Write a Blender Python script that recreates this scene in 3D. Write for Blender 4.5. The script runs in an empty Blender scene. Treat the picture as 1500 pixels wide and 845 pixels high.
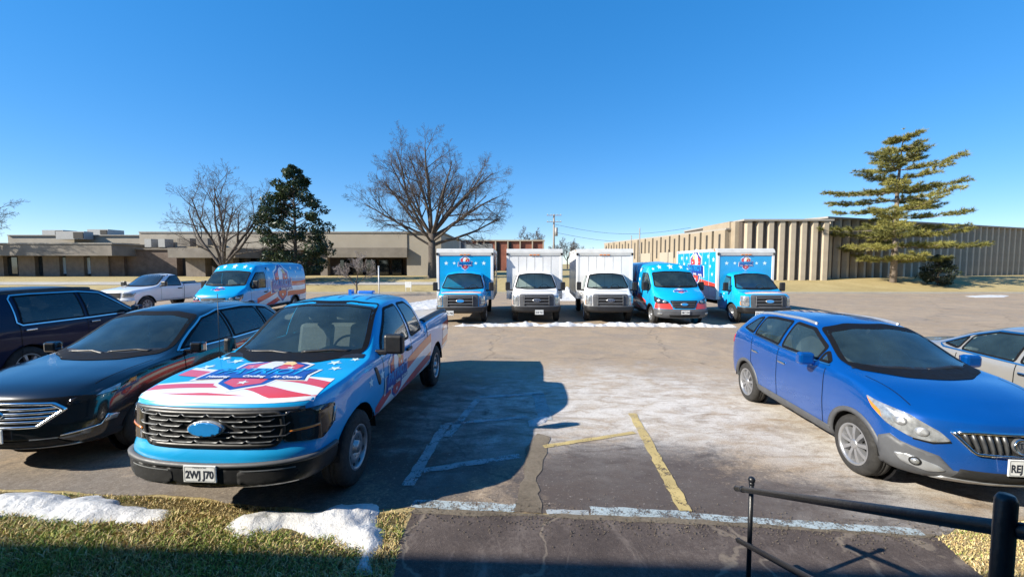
import bpy, bmesh, math, random
import numpy as np
from mathutils import Vector, Matrix
from mathutils.bvhtree import BVHTree
R = math.radians
random.seed(7); rng = np.random.default_rng(7)
SC = bpy.context.scene; COL = SC.collection

# ------------------------------------------------------------------ camera, sky, sun, exposure
CAM_H, PITCH, FOC = 2.41, 0.059, 608.6          # FOC in pixels of a 1500 px wide picture
cd = bpy.data.cameras.new('camera'); cam = bpy.data.objects.new('camera', cd); COL.objects.link(cam)
cam.location = (0, 0, CAM_H); cam.rotation_euler = (R(90) - PITCH, 0, 0)
cd.sensor_width = 36; cd.lens = 36 * FOC / 1500; cd.clip_end = 3000; cd.clip_start = 0.05
SC.camera = cam
SUNV = Vector((2.27, 0.85, -1.42)).normalized()  # the way the light travels
W = bpy.data.worlds.new('World'); SC.world = W; W.use_nodes = True
nt = W.node_tree; bg = nt.nodes['Background']
sky = nt.nodes.new('ShaderNodeTexSky'); sky.sky_type = 'NISHITA'; sky.sun_disc = False
sky.sun_elevation = math.asin(-SUNV.z); sky.sun_rotation = math.atan2(-SUNV.x, -SUNV.y)
sky.altitude = 200; sky.air_density = 0.85; sky.dust_density = 0.0; sky.ozone_density = 6.0
hs = nt.nodes.new('ShaderNodeHueSaturation'); hs.inputs['Saturation'].default_value = 1.75; hs.inputs['Value'].default_value = 1.56; hs.inputs['Hue'].default_value = 0.509
gm = nt.nodes.new('ShaderNodeGamma'); gm.inputs[1].default_value = 0.5      # evens out the whole dome, as the phone did
nt.links.new(sky.outputs[0], gm.inputs[0]); nt.links.new(gm.outputs[0], hs.inputs['Color']); nt.links.new(hs.outputs[0], bg.inputs['Color'])
bg.inputs['Strength'].default_value = 0.14
sl = bpy.data.lights.new('sun', 'SUN'); sl.energy = 4.9; sl.angle = R(0.5); sl.color = (1, 0.93, 0.80)
so = bpy.data.objects.new('sun', sl); COL.objects.link(so); so.rotation_euler = SUNV.to_track_quat('-Z', 'Y').to_euler()
so.location = (-40, -20, 40)
SC.view_settings.view_transform = 'Standard'; SC.view_settings.look = 'None'
SC.view_settings.exposure = 1.0; SC.view_settings.gamma = 1.0

# ------------------------------------------------------------------ small helpers
def at(px, py, Y):
    "the point at distance Y that the photograph (1500 x 845) shows at px, py"
    a, b = (px - 750) / FOC, (422.5 - py) / FOC
    c, s = math.cos(PITCH), math.sin(PITCH)
    dy, dz = c + b * s, -s + b * c
    t = Y / dy
    return Vector((a * t, Y, CAM_H + dz * t))
def gp(px, py, z=0.0):
    a, b = (px - 750) / FOC, (422.5 - py) / FOC
    c, s = math.cos(PITCH), math.sin(PITCH)
    t = (z - CAM_H) / (-s + b * c)
    return (a * t, (c + b * s) * t)

def nodes_of(name):
    m = bpy.data.materials.new(name); m.use_nodes = True
    t = m.node_tree; return m, t, t.nodes['Principled BSDF']
def nn(t, kind, **kw):
    n = t.nodes.new(kind)
    for k, v in kw.items():
        if k in n.inputs: n.inputs[k].default_value = v
        else: setattr(n, k, v)
    return n
def rgba(c): return (c[0], c[1], c[2], 1)
def ramp(t, fac, stops, interp='LINEAR'):
    r = t.nodes.new('ShaderNodeValToRGB'); r.color_ramp.interpolation = interp
    while len(r.color_ramp.elements) < len(stops): r.color_ramp.elements.new(0.5)
    for e, (p, c) in zip(r.color_ramp.elements, stops): e.position = p; e.color = rgba(c) if len(c) == 3 else c
    t.links.new(fac, r.inputs[0]); return r.outputs[0]
def mixc(t, fac, a, b):
    m = t.nodes.new('ShaderNodeMix'); m.data_type = 'RGBA'
    for sock, v in ((m.inputs[0], fac), (m.inputs[6], a), (m.inputs[7], b)):
        if hasattr(v, 'is_output'): t.links.new(v, sock)
        elif isinstance(v, (int, float)): sock.default_value = v
        else: sock.default_value = rgba(v)
    return m.outputs[2]
def noise(t, scale, detail=4, rough=0.6, vec=None, dist=0.0):
    n = nn(t, 'ShaderNodeTexNoise', Scale=scale, Detail=detail, Roughness=rough, Distortion=dist)
    if vec is not None: t.links.new(vec, n.inputs['Vector'])
    return n.outputs[0]
def objco(t, scale=(1, 1, 1)):
    tc = t.nodes.new('ShaderNodeTexCoord'); m = t.nodes.new('ShaderNodeMapping'); m.inputs['Scale'].default_value = scale
    t.links.new(tc.outputs['Object'], m.inputs['Vector']); return m.outputs[0]
def mathn(t, op, a, b=0.5, clamp=False):
    m = t.nodes.new('ShaderNodeMath'); m.operation = op; m.use_clamp = clamp
    for s, v in ((m.inputs[0], a), (m.inputs[1], b)):
        if hasattr(v, 'is_output'): t.links.new(v, s)
        else: s.default_value = v
    return m.outputs[0]
def bump(t, p, h, strength=0.3, dist=0.02):
    b = nn(t, 'ShaderNodeBump', Strength=strength, Distance=dist); t.links.new(h, b.inputs['Height']); t.links.new(b.outputs[0], p.inputs['Normal'])

def plain(name, c, rough=0.5, metal=0.0, coat=0.0, var=0.12, scale=6.0, bmp=0.0):
    m, t, p = nodes_of(name)
    v = objco(t); n = noise(t, scale, 5, 0.6, v)
    lo = [x * (1 - var) for x in c]; hi = [min(1, x * (1 + var)) for x in c]
    t.links.new(ramp(t, n, [(0.3, lo), (0.7, hi)]), p.inputs['Base Color'])
    t.links.new(ramp(t, noise(t, scale * 3, 3, 0.6, v), [(0.3, [max(0.02, rough * 0.85)] * 3), (0.7, [min(1, rough * 1.15)] * 3)]), p.inputs['Roughness'])
    p.inputs['Metallic'].default_value = metal; p.inputs['Coat Weight'].default_value = coat; p.inputs['Coat Roughness'].default_value = 0.06
    if bmp: bump(t, p, n, bmp)
    return m
def paint(name, c, metal=0.0, rough=0.35, dirt=0.35, dcol=(0.30, 0.27, 0.23), top=0.9, coat=1.0):
    "car paint: clear coat, road dust low on the sides, dark on its back face"
    m, t, p = nodes_of(name)
    v = objco(t); sx = t.nodes.new('ShaderNodeSeparateXYZ'); t.links.new(v, sx.inputs[0])
    low = mathn(t, 'SUBTRACT', 1.0, mathn(t, 'DIVIDE', sx.outputs[2], top), True)
    n = noise(t, 5, 6, 0.65, v)
    d = mathn(t, 'MULTIPLY', mathn(t, 'MULTIPLY', low, n), dirt * 2.2, True)
    fine = noise(t, 2.2, 3, 0.5, v)
    base = ramp(t, fine, [(0.3, [x * 0.94 for x in c]), (0.7, [min(1, x * 1.05) for x in c])])
    col = mixc(t, d, base, dcol)
    geo = t.nodes.new('ShaderNodeNewGeometry')
    col = mixc(t, geo.outputs['Backfacing'], col, (0.02, 0.02, 0.022))
    t.links.new(col, p.inputs['Base Color'])
    t.links.new(mathn(t, 'ADD', mathn(t, 'MULTIPLY', d, 0.5), rough), p.inputs['Roughness'])
    p.inputs['Metallic'].default_value = metal
    t.links.new(mathn(t, 'MULTIPLY', mathn(t, 'SUBTRACT', 1.0, mathn(t, 'MAXIMUM', d, geo.outputs['Backfacing']), True), coat), p.inputs['Coat Weight'])
    p.inputs['Coat Roughness'].default_value = 0.05
    return m
def glass_clear(name, tint, refl=1.0):
    m, t, p = nodes_of(name); out = t.nodes['Material Output']; t.nodes.remove(p)
    tr = nn(t, 'ShaderNodeBsdfTransparent', Color=rgba(tint)); gl = nn(t, 'ShaderNodeBsdfGlossy', Roughness=0.03)
    fr = nn(t, 'ShaderNodeFresnel', IOR=1.5); mx = t.nodes.new('ShaderNodeMixShader')
    f = mathn(t, 'MULTIPLY', fr.outputs[0], refl, True)
    n = noise(t, 3, 4, 0.6, objco(t)); du = nn(t, 'ShaderNodeBsdfDiffuse', Color=(0.22, 0.38, 0.42, 1)); mx2 = t.nodes.new('ShaderNodeMixShader')  # teal film: haze on the glass plus sky reflection put into the colour
    t.links.new(f, mx.inputs[0]); t.links.new(tr.outputs[0], mx.inputs[1]); t.links.new(gl.outputs[0], mx.inputs[2])
    t.links.new(mathn(t, 'MULTIPLY', n, 0.13), mx2.inputs[0]); t.links.new(mx.outputs[0], mx2.inputs[1]); t.links.new(du.outputs[0], mx2.inputs[2])
    t.links.new(mx2.outputs[0], out.inputs['Surface']); return m

# ------------------------------------------------------------------ materials
M = {}
M['wrap_blue'] = paint('wrap_blue', (0.003, 0.335, 0.68), rough=0.32, dirt=0.07)
M['wrap_red'] = paint('wrap_red', (0.66, 0.045, 0.03), rough=0.35, dirt=0.07)
M['wrap_white'] = paint('wrap_white', (0.78, 0.78, 0.78), rough=0.35, dirt=0.07)
M['wrap_navy'] = paint('wrap_navy', (0.008, 0.045, 0.30), rough=0.35, dirt=0.2)
M['wrap_mid'] = paint('wrap_mid', (0.01, 0.14, 0.55), rough=0.35, dirt=0.2)
M['wrap_pink'] = plain('wrap_pink', (0.75, 0.30, 0.38), 0.35, coat=0.6)
M['beak'] = plain('beak_yellow', (0.80, 0.55, 0.22), 0.4, coat=0.5)
M['wrap_grey'] = plain('wrap_grey', (0.42, 0.46, 0.55), 0.4, coat=0.5)
M['star'] = plain('star_white', (0.62, 0.80, 0.86), 0.35, coat=0.6)
M['paint_blue'] = paint('metallic_blue_paint', (0.001, 0.075, 0.33), metal=0.35, rough=0.25, dirt=0.12)
M['paint_black'] = paint('black_paint', (0.006, 0.007, 0.010), rough=0.18, dirt=0.06)
M['paint_navy'] = paint('navy_paint', (0.003, 0.007, 0.035), rough=0.4, dirt=0.03, coat=0.35)
M['paint_navy'].node_tree.nodes['Principled BSDF'].inputs['Specular IOR Level'].default_value = 0.15
M['paint_white'] = paint('white_paint', (0.74, 0.74, 0.74), rough=0.35, dirt=0.3)
M['paint_silver'] = paint('beige_silver_paint', (0.33, 0.32, 0.30), metal=0.35, rough=0.32, dirt=0.25)
M['box_white'] = paint('box_panel_white', (0.74, 0.74, 0.73), rough=0.45, dirt=0.35, top=2.2, coat=0.3)
M['cap_grey'] = plain('roof_cap_grey', (0.52, 0.52, 0.50), 0.5, var=0.1, scale=3)
M['grille_grey'] = plain('grille_grey', (0.075, 0.078, 0.082), 0.38, 0.4)
M['black'] = plain('black_plastic', (0.014, 0.014, 0.015), 0.45, var=0.25)
M['grey_plastic'] = plain('grey_cladding', (0.075, 0.078, 0.085), 0.55, var=0.15)
M['silver_plastic'] = plain('silver_plastic', (0.42, 0.43, 0.44), 0.35, 0.6)
M['chrome'] = plain('chrome', (0.78, 0.79, 0.80), 0.12, 1.0, var=0.05)
M['steel'] = plain('wheel_silver', (0.36, 0.365, 0.38), 0.38, 0.7, var=0.12)
M['rubber'] = plain('tyre_rubber', (0.022, 0.021, 0.020), 0.85, var=0.4, scale=12, bmp=0.2)
M['seam'] = plain('seam_black', (0.006, 0.006, 0.007), 0.6)
M['seam'].node_tree.nodes['Principled BSDF'].inputs['Specular IOR Level'].default_value = 0.15
M['under'] = plain('underbody_black', (0.008, 0.008, 0.008), 0.9)
M['glass_dark'] = plain('dark_glass', (0.022, 0.032, 0.040), 0.05, 0.0, coat=1.0, var=0.2)
M['glass'] = glass_clear('windscreen_glass', (0.80, 0.90, 0.87), 1.7)
M['glass_tint'] = glass_clear('tinted_glass', (0.24, 0.29, 0.30), 1.7)
M['lamp_clear'] = plain('headlamp_lens', (0.40, 0.41, 0.41), 0.15, 0.55, coat=1.0, var=0.45, scale=14)
M['lamp_smoke'] = plain('smoked_headlamp', (0.020, 0.017, 0.017), 0.08, 0.0, coat=1.0)
M['lamp_amber'] = plain('amber_lens', (0.75, 0.22, 0.03), 0.2, coat=1.0)
M['lamp_red'] = plain('red_lens', (0.45, 0.012, 0.015), 0.15, coat=1.0)
M['plate'] = plain('plate_white', (0.70, 0.71, 0.70), 0.5, var=0.1, scale=20)
M['ink'] = plain('plate_ink', (0.02, 0.025, 0.04), 0.6)
M['seat_grey'] = plain('seat_fabric', (0.085, 0.09, 0.09), 0.9, var=0.2, scale=25)
M['dash'] = plain('dashboard', (0.035, 0.036, 0.038), 0.7)
M['headliner'] = plain('headliner', (0.30, 0.29, 0.27), 0.95)
M['oval_blue'] = plain('oval_blue', (0.02, 0.24, 0.60), 0.3, coat=1.0)
M['oval_dark'] = plain('oval_dark', (0.03, 0.05, 0.10), 0.3, coat=1.0)
M['rail_black'] = plain('rail_black_paint', (0.010, 0.011, 0.014), 0.38, var=0.3, scale=30, bmp=0.15)

# ------------------------------------------------------------------ mesh builder
class MB:
    def __init__(s): s.v = []; s.f = []; s.m = []; s.sm = []
    def add(s, vs, fs, mi=0, smooth=False, X=None):
        o = len(s.v)
        if X is not None: vs = [X @ Vector(p) for p in vs]
        s.v.extend([tuple(p) for p in vs])
        for f in fs: s.f.append([i + o for i in f]); s.m.append(mi); s.sm.append(smooth)
        return s
    def box(s, x0, x1, y0, y1, z0, z1, mi=0, X=None):
        vs = [(x0, y0, z0), (x1, y0, z0), (x1, y1, z0), (x0, y1, z0), (x0, y0, z1), (x1, y0, z1), (x1, y1, z1), (x0, y1, z1)]
        return s.add(vs, [(0, 3, 2, 1), (4, 5, 6, 7), (0, 1, 5, 4), (1, 2, 6, 5), (2, 3, 7, 6), (3, 0, 4, 7)], mi, False, X)
    def bbox(s, x0, x1, y0, y1, z0, z1, b=0.02, mi=0, X=None):
        "box with bevelled edges"
        bm = bmesh.new(); bmesh.ops.create_cube(bm, size=1)
        bmesh.ops.scale(bm, vec=(x1 - x0, y1 - y0, z1 - z0), verts=bm.verts)
        bmesh.ops.translate(bm, vec=((x0 + x1) / 2, (y0 + y1) / 2, (z0 + z1) / 2), verts=bm.verts)
        bmesh.ops.bevel(bm, geom=bm.edges[:], offset=b, segments=2, profile=0.5, affect='EDGES')
        bm.verts.index_update()
        vs = [v.co.copy() for v in bm.verts]; fs = [[v.index for v in f.verts] for f in bm.faces]; bm.free()
        return s.add(vs, fs, mi, False, X)
    def prism(s, poly, z0, z1, mi=0, X=None):
        n = len(poly); vs = [(x, y, z0) for x, y in poly] + [(x, y, z1) for x, y in poly]
        fs = [list(range(n))[::-1], list(range(n, 2 * n))] + [(i, (i + 1) % n, n + (i + 1) % n, n + i) for i in range(n)]
        return s.add(vs, fs, mi, False, X)
    def tube(s, pts, rad, n=8, mi=0, caps=True, smooth=True, X=None):
        pts = [Vector(p) for p in pts]; k = len(pts)
        if not hasattr(rad, '__len__'): rad = [rad] * k
        vs = []; prev = None
        for i, p in enumerate(pts):
            d = (pts[min(i + 1, k - 1)] - pts[max(i - 1, 0)]).normalized()
            a = prev if prev is not None else (Vector((0, 0, 1)) if abs(d.z) < 0.9 else Vector((1, 0, 0)))
            u = (a - d * a.dot(d)).normalized(); w = d.cross(u); prev = u
            for j in range(n):
                t = 2 * math.pi * j / n; vs.append(p + (u * math.cos(t) + w * math.sin(t)) * rad[i])
        fs = [(i * n + j, i * n + (j + 1) % n, (i + 1) * n + (j + 1) % n, (i + 1) * n + j) for i in range(k - 1) for j in range(n)]
        if caps: fs += [list(range(n))[::-1], list(range((k - 1) * n, k * n))]
        return s.add(vs, fs, mi, smooth, X)
    def lathe(s, prof, n=32, mi=0, X=None, smooth=True):
        "profile of (r, a) turned about the x axis; a is the place along x"
        k = len(prof); vs = []
        for r, a in prof:
            for j in range(n):
                t = 2 * math.pi * j / n; vs.append((a, r * math.cos(t), r * math.sin(t)))
        fs = [(i * n + j, (i + 1) * n + j, (i + 1) * n + (j + 1) % n, i * n + (j + 1) % n) for i in range(k - 1) for j in range(n)]
        return s.add(vs, fs, mi, smooth, X)
    def ball(s, c, r, n=10, mi=0):
        c = Vector(c); vs = []; fs = []
        for i in range(n + 1):
            a = math.pi * i / n
            for j in range(n * 2):
                b = math.pi * j / n; vs.append(c + Vector((math.sin(a) * math.cos(b), math.sin(a) * math.sin(b), math.cos(a))) * r)
        m = n * 2
        for i in range(n):
            for j in range(m): fs.append((i * m + j, (i + 1) * m + j, (i + 1) * m + (j + 1) % m, i * m + (j + 1) % m))
        return s.add(vs, fs, mi, True)
    def build(s, name, mats, parent=None, loc=None):
        me = bpy.data.meshes.new(name); me.from_pydata(s.v, [], s.f)
        if not isinstance(mats, (list, tuple)): mats = [mats]
        for m in mats: me.materials.append(m)
        me.polygons.foreach_set('material_index', s.m); me.polygons.foreach_set('use_smooth', s.sm); me.update()
        o = bpy.data.objects.new(name, me); COL.objects.link(o)
        if parent: o.parent = parent
        if loc: o.location = loc
        return o
def tag(o, label=None, cat=None, group=None, kind=None):
    for k, v in (('label', label), ('category', cat), ('group', group), ('kind', kind)):
        if v: o[k] = v
    return o
def thing(name, label, cat, loc=(0, 0, 0), rz=0, group=None):
    o = bpy.data.objects.new(name, None); COL.objects.link(o); o.location = loc; o.rotation_euler = (0, 0, rz); o.empty_display_size = 0.3
    return tag(o, label, cat, group)
def copy_tree(o, parent=None):
    c = o.copy(); COL.objects.link(c); c.parent = parent
    for ch in list(o.children): copy_tree(ch, c)
    return c
def copy_thing(src, label, loc, rz=0, group=None):
    c = copy_tree(src); c.location = loc; c.rotation_euler = (0, 0, rz); tag(c, label, None, group); return c

# ------------------------------------------------------------------ 2-D shapes and projection on to curved bodies
def area2(p): return sum(p[i][0] * p[(i + 1) % len(p)][1] - p[(i + 1) % len(p)][0] * p[i][1] for i in range(len(p))) / 2
def rpoly(p, r, n=4):
    "polygon with rounded corners"
    out = []; k = len(p)
    for i in range(k):
        a, b, c = Vector(p[i - 1]), Vector(p[i]), Vector(p[(i + 1) % k])
        d1 = min(r, (a - b).length * 0.45); d2 = min(r, (c - b).length * 0.45)
        q1 = b + (a - b).normalized() * d1; q2 = b + (c - b).normalized() * d2
        for j in range(n + 1):
            t = j / n; out.append(tuple(q1 * (1 - t) ** 2 + b * 2 * t * (1 - t) + q2 * t * t))
    return out
def star(cx, cy, r, rot=0.0):
    return [(cx + (r if i % 2 == 0 else r * 0.42) * math.sin(rot + math.pi * i / 5), cy + (r if i % 2 == 0 else r * 0.42) * math.cos(rot + math.pi * i / 5)) for i in range(10)]
def ellipse(cx, cy, a, b, n=24): return [(cx + a * math.cos(2 * math.pi * i / n), cy + b * math.sin(2 * math.pi * i / n)) for i in range(n)]
def inpoly(P, poly):
    x, y = P[:, 0], P[:, 1]; r = np.zeros(len(P), bool); n = len(poly)
    for i in range(n):
        x1, y1 = poly[i]; x2, y2 = poly[(i + 1) % n]
        if y1 == y2: continue
        r ^= ((y1 > y) != (y2 > y)) & (x < (x2 - x1) * (y - y1) / (y2 - y1) + x1)
    return r
def trifill(poly, res):
    if area2(poly) < 0: poly = poly[::-1]
    bm = bmesh.new(); vs = [bm.verts.new((x, y, 0)) for x, y in poly]; bm.faces.new(vs).normal_update()
    bmesh.ops.triangulate(bm, faces=bm.faces[:], ngon_method='EAR_CLIP')
    for _ in range(8):
        es = [e for e in bm.edges if e.calc_length() > res]
        if not es: break
        bmesh.ops.subdivide_edges(bm, edges=es, cuts=1); bmesh.ops.triangulate(bm, faces=bm.faces[:])
    bm.verts.index_update(); v = [(w.co.x, w.co.y) for w in bm.verts]; f = []
    for fa in bm.faces:
        q = [w.index for w in fa.verts]
        f.append(q if area2([v[i] for i in q]) > 0 else q[::-1])
    bm.free(); return v, f
FONT = {}
def textmesh(s, size, bold=0.0, shear=0.0, width=None):
    "flat triangles of a line of lettering, centred"
    cu = bpy.data.curves.new('lettering', 'FONT'); cu.body = s; cu.size = size; cu.offset = bold; cu.shear = shear; cu.align_x = 'CENTER'; cu.align_y = 'CENTER'; cu.resolution_u = 3
    o = bpy.data.objects.new('lettering', cu); COL.objects.link(o)
    me = o.to_mesh(); v = [(p.co.x, p.co.y) for p in me.vertices]; f = [list(p.vertices) for p in me.polygons]
    o.to_mesh_clear(); bpy.data.objects.remove(o); bpy.data.curves.remove(cu)
    if width:
        xs = [p[0] for p in v]; k = width / (max(xs) - min(xs)); c = (max(xs) + min(xs)) / 2; v = [((p[0] - c) * k, p[1]) for p in v]
    g = []
    for q in f:
        a = sum(v[q[i]][0] * v[q[(i + 1) % len(q)]][1] - v[q[(i + 1) % len(q)]][0] * v[q[i]][1] for i in range(len(q)))
        g.append(q if a > 0 else q[::-1])
    return v, g

class Proj:
    "lays flat shapes on a surface: a body's BVH, or a plane when bvh is None"
    def __init__(s, bvh, N, O=(0, 0, 0), V=(0, 0, 1), flip=False):
        s.bvh = bvh; s.N = Vector(N).normalized(); s.V = Vector(V); s.V = (s.V - s.N * s.V.dot(s.N)).normalized()
        s.U = s.V.cross(s.N); s.O = Vector(O); s.flip = flip
    def pt(s, u, v, off):
        if s.flip: u = -u
        P = s.O + s.U * u + s.V * v
        if s.bvh is None: return P + s.N * off
        h = s.bvh.ray_cast(P + s.N * 6, -s.N)
        if h[0] is None:
            h = s.bvh.find_nearest(P + s.N * 0.0)
        n = h[1] if h[1].dot(s.N) > 0 else -h[1]
        return h[0] + (s.N if off > 0.015 else (n * 0.6 + s.N * 0.4).normalized()) * off
    def tri(s, mb, v, f, off, mi, skirt=0.0):
        P = [s.pt(a, b, off) for a, b in v]
        if s.flip: f = [q[::-1] for q in f]
        k = len(P); P2 = []; F = list(f)
        if skirt:
            cnt = {}
            for q in f:
                for i in range(len(q)):
                    e = (q[i], q[(i + 1) % len(q)]); cnt[e] = 1
            idx = {}
            for (a, b) in list(cnt):
                if (b, a) not in cnt:
                    for w in (a, b):
                        if w not in idx: idx[w] = k + len(P2); P2.append(P[w] - s.N * skirt)
                    F.append([b, a, idx[a], idx[b]])
        mb.add(P + P2, F, mi, True)
    def poly(s, mb, poly, off=0.004, mi=0, res=0.06, skirt=0.0):
        v, f = trifill(poly, res); s.tri(mb, v, f, off, mi, skirt)
    def ribbon(s, mb, path, w, off=0.006, mi=0, closed=False, res=0.05, skirt=0.0):
        p = [Vector(q) for q in path]
        if closed: p.append(p[0])
        q = []
        for a, b in zip(p[:-1], p[1:]):
            n = max(1, int((b - a).length / res))
            for i in range(n): q.append(a.lerp(b, i / n))
        q.append(p[-1]); v = []; k = len(q)
        for i in range(k):
            if closed: d = q[(i + 1) % (k - 1)] - q[(i - 1) % (k - 1)]
            else: d = q[min(i + 1, k - 1)] - q[max(i - 1, 0)]
            if d.length < 1e-9: d = Vector((1, 0))
            d.normalize(); nrm = Vector((-d.y, d.x)) * (w / 2)
            v += [tuple(q[i] + nrm), tuple(q[i] - nrm)]
        f = [[2 * i, 2 * i + 1, 2 * i + 3, 2 * i + 2] for i in range(k - 1)]
        s.tri(mb, v, f, off, mi, skirt)
    def text(s, mb, txt, cx, cy, size, off=0.008, mi=0, bold=0.0, shear=0.0, width=None):
        v, f = textmesh(txt, size, bold, shear, width); s.tri(mb, [(a + cx, b + cy) if not s.flip else (-(a) + cx, b + cy) for a, b in v], f if not s.flip else [q[::-1] for q in f], off, mi)

# ------------------------------------------------------------------ lofted bodies
def pchip(x, y, q):
    x = np.array(x, float); y = np.array(y, float); h = np.diff(x); d = np.diff(y) / h; m = np.zeros_like(y)
    for i in range(1, len(x) - 1):
        if d[i - 1] * d[i] > 0:
            w1 = 2 * h[i] + h[i - 1]; w2 = h[i] + 2 * h[i - 1]; m[i] = (w1 + w2) / (w1 / d[i - 1] + w2 / d[i])
    m[0] = d[0]; m[-1] = d[-1]
    i = np.clip(np.searchsorted(x, q) - 1, 0, len(h) - 1); t = (q - x[i]) / h[i]
    return (1 + 2 * t) * (1 - t) ** 2 * y[i] + t * (1 - t) ** 2 * h[i] * m[i] + t * t * (3 - 2 * t) * y[i + 1] + t * t * (t - 1) * h[i] * m[i + 1]
SEG = (4, 3, 8, 8, 5, 7, 7, 7, 8, 8)
class Wrap(Proj):
    "lays shapes round the nose of a body: u runs along the bumper (see u()), v is height"
    def __init__(s, bvh, cy=0.9, k=0.95, rear=False):
        Proj.__init__(s, bvh, FRONT if not rear else (0, 1, 0)); s.cy = cy; s.k = k; s.rear = rear
    def u(s, x, y): return s.k * math.atan2(x, s.cy - y)
    def pt(s, u, v, off):
        a = u / s.k; N = Vector((math.sin(a), -math.cos(a), 0)); C = Vector((0, s.cy, v)); s.N = N
        h = s.bvh.ray_cast(C + N * 6, -N)
        if h[0] is None: h = s.bvh.find_nearest(C + N)
        n = h[1] if h[1].dot(N) > 0 else -h[1]
        return h[0] + (N if off > 0.015 else (n * 0.5 + N * 0.5).normalized()) * off
    def tri(s, mb, v, f, off, mi, skirt=0.0):
        if not skirt: return Proj.tri(s, mb, v, f, off, mi)
        P = [s.pt(a, b, off) for a, b in v]; B = [s.pt(a, b, off - skirt) for a, b in v]; k = len(P); E = {}
        for q in f:
            for i in range(len(q)): E[(q[i], q[(i + 1) % len(q)])] = 1
        F = list(f) + [[b, a, a + k, b + k] for (a, b) in E if (b, a) not in E]
        mb.add(P + B, F, mi, True)
class Loft:
    """keys: (s, zlow, W, zbelt, we, ze, zc): underside, half width, shoulder height, half width and height of the upper edge, centre height"""
    def __init__(s, keys, L, ds=0.035, front=None, rear=None, fd=0.9, rd=0.6, passes=5, spass=2, rnd=0.07, lean=0.0):
        K = np.array(keys, float)
        st = np.unique(np.round(np.concatenate([[0, 0.006, 0.016, 0.03, 0.05], np.arange(rnd, L - rnd, ds), [L - 0.05, L - 0.03, L - 0.016, L - 0.006, L]]), 4))
        zl, Wd, zb, we, ze, zc = [pchip(K[:, 0], K[:, i], st) for i in range(1, 7)]
        ns = len(st)
        C = np.zeros((ns, 11, 2)); zm = zl + 0.5 * (zb - zl)
        C[:, 0] = np.stack([0 * st, zl], 1); C[:, 1] = np.stack([Wd - 0.14, zl], 1); C[:, 2] = np.stack([Wd - 0.035, zl + 0.05], 1)
        C[:, 3] = np.stack([Wd, zm], 1); C[:, 4] = np.stack([Wd - 0.008, zb - 0.09], 1); C[:, 5] = np.stack([Wd - 0.035, zb], 1)
        p5 = C[:, 5]; p8 = np.stack([we, ze], 1)
        hh = np.clip(ze - zb, 0, 1)[:, None]
        for k, t in ((6, 0.34), (7, 0.68)): C[:, k] = p5 * (1 - t) + p8 * t + np.concatenate([0.06 * hh, 0 * hh], 1)
        C[:, 8] = p8; C[:, 9] = np.stack([we * 0.55, ze + (zc - ze) * 0.72], 1); C[:, 10] = np.stack([0 * st, zc], 1)
        parts = []
        for k, n in enumerate(SEG):
            t = (np.arange(n) / n)[None, :, None]; parts.append(C[:, k:k + 1] * (1 - t) + C[:, k + 1:k + 2] * t)
        P = np.concatenate(parts + [C[:, 10:11]], 1); nj = P.shape[1]
        for _ in range(passes):
            Q = P.copy(); Q[:, 1:-1] = (P[:, :-2] + 2 * P[:, 1:-1] + P[:, 2:]) / 4; Q[:, -1, 1] = (P[:, -1, 1] + P[:, -2, 1]) / 2; P = Q
        for _ in range(spass):
            Q = P.copy(); Q[1:-1] = (P[:-2] + 2 * P[1:-1] + P[2:]) / 4; P = Q
        # round the two ends
        for i, sv in enumerate(st):
            e = min(sv, L - sv)
            if e < rnd:
                ins = rnd - math.sqrt(max(0, rnd ** 2 - (rnd - e) ** 2)); c = (P[i, :, 1].min() + P[i, :, 1].max()) / 2; hgt = (P[i, :, 1].max() - P[i, :, 1].min()) / 2
                P[i, :, 0] *= 1 - ins / Wd[i]; P[i, :, 1] = c + (P[i, :, 1] - c) * (1 - ins / hgt)
        ring = 2 * nj - 2; X = np.concatenate([P[:, :, 0], -P[:, 1:-1, 0][:, ::-1]], 1); Z = np.concatenate([P[:, :, 1], P[:, 1:-1, 1][:, ::-1]], 1)
        Y = np.repeat(st[:, None], ring, 1)
        V = np.stack([X, Y, Z], 2).reshape(-1, 3)
        F = []; 
        for i in range(ns - 1):
            a = i * ring
            for j in range(ring): F.append((a + j, a + ring + j, a + ring + (j + 1) % ring, a + (j + 1) % ring))
        def cap(base, flipf):
            nonlocal V
            b = V[base:base + ring]; c = (b[:, 2].min() + b[:, 2].max()) / 2; prev = list(range(base, base + ring))
            for t in (0.92, 0.84, 0.74, 0.62, 0.5, 0.36, 0.2, 0.05):
                nb = b.copy(); nb[:, 0] *= t; nb[:, 2] = c + (b[:, 2] - c) * t; o = len(V); V = np.concatenate([V, nb]); cur = list(range(o, o + ring))
                for j in range(ring):
                    q = (prev[j], cur[j], cur[(j + 1) % ring], prev[(j + 1) % ring]); F.append(q if not flipf else q[::-1])
                prev = cur
            F.append(prev if flipf else prev[::-1])
        cap(0, True); cap((ns - 1) * ring, False)
        Wm = Wd.max()
        if front is not None:
            w = np.clip(1 - V[:, 1] / fd, 0, 1) ** 1.6; V[:, 1] += w * front(np.abs(V[:, 0]) / Wm, V[:, 2])
        if rear is not None:
            w = np.clip(1 - (L - V[:, 1]) / rd, 0, 1) ** 1.6; V[:, 1] -= w * rear(np.abs(V[:, 0]) / Wm, V[:, 2])
        s.V = V; s.F = F; s.L = L; s.W = Wm; s.arch = []
        s.bvh = BVHTree.FromPolygons([tuple(p) for p in V], [list(f) for f in F])
        s._c()
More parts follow.
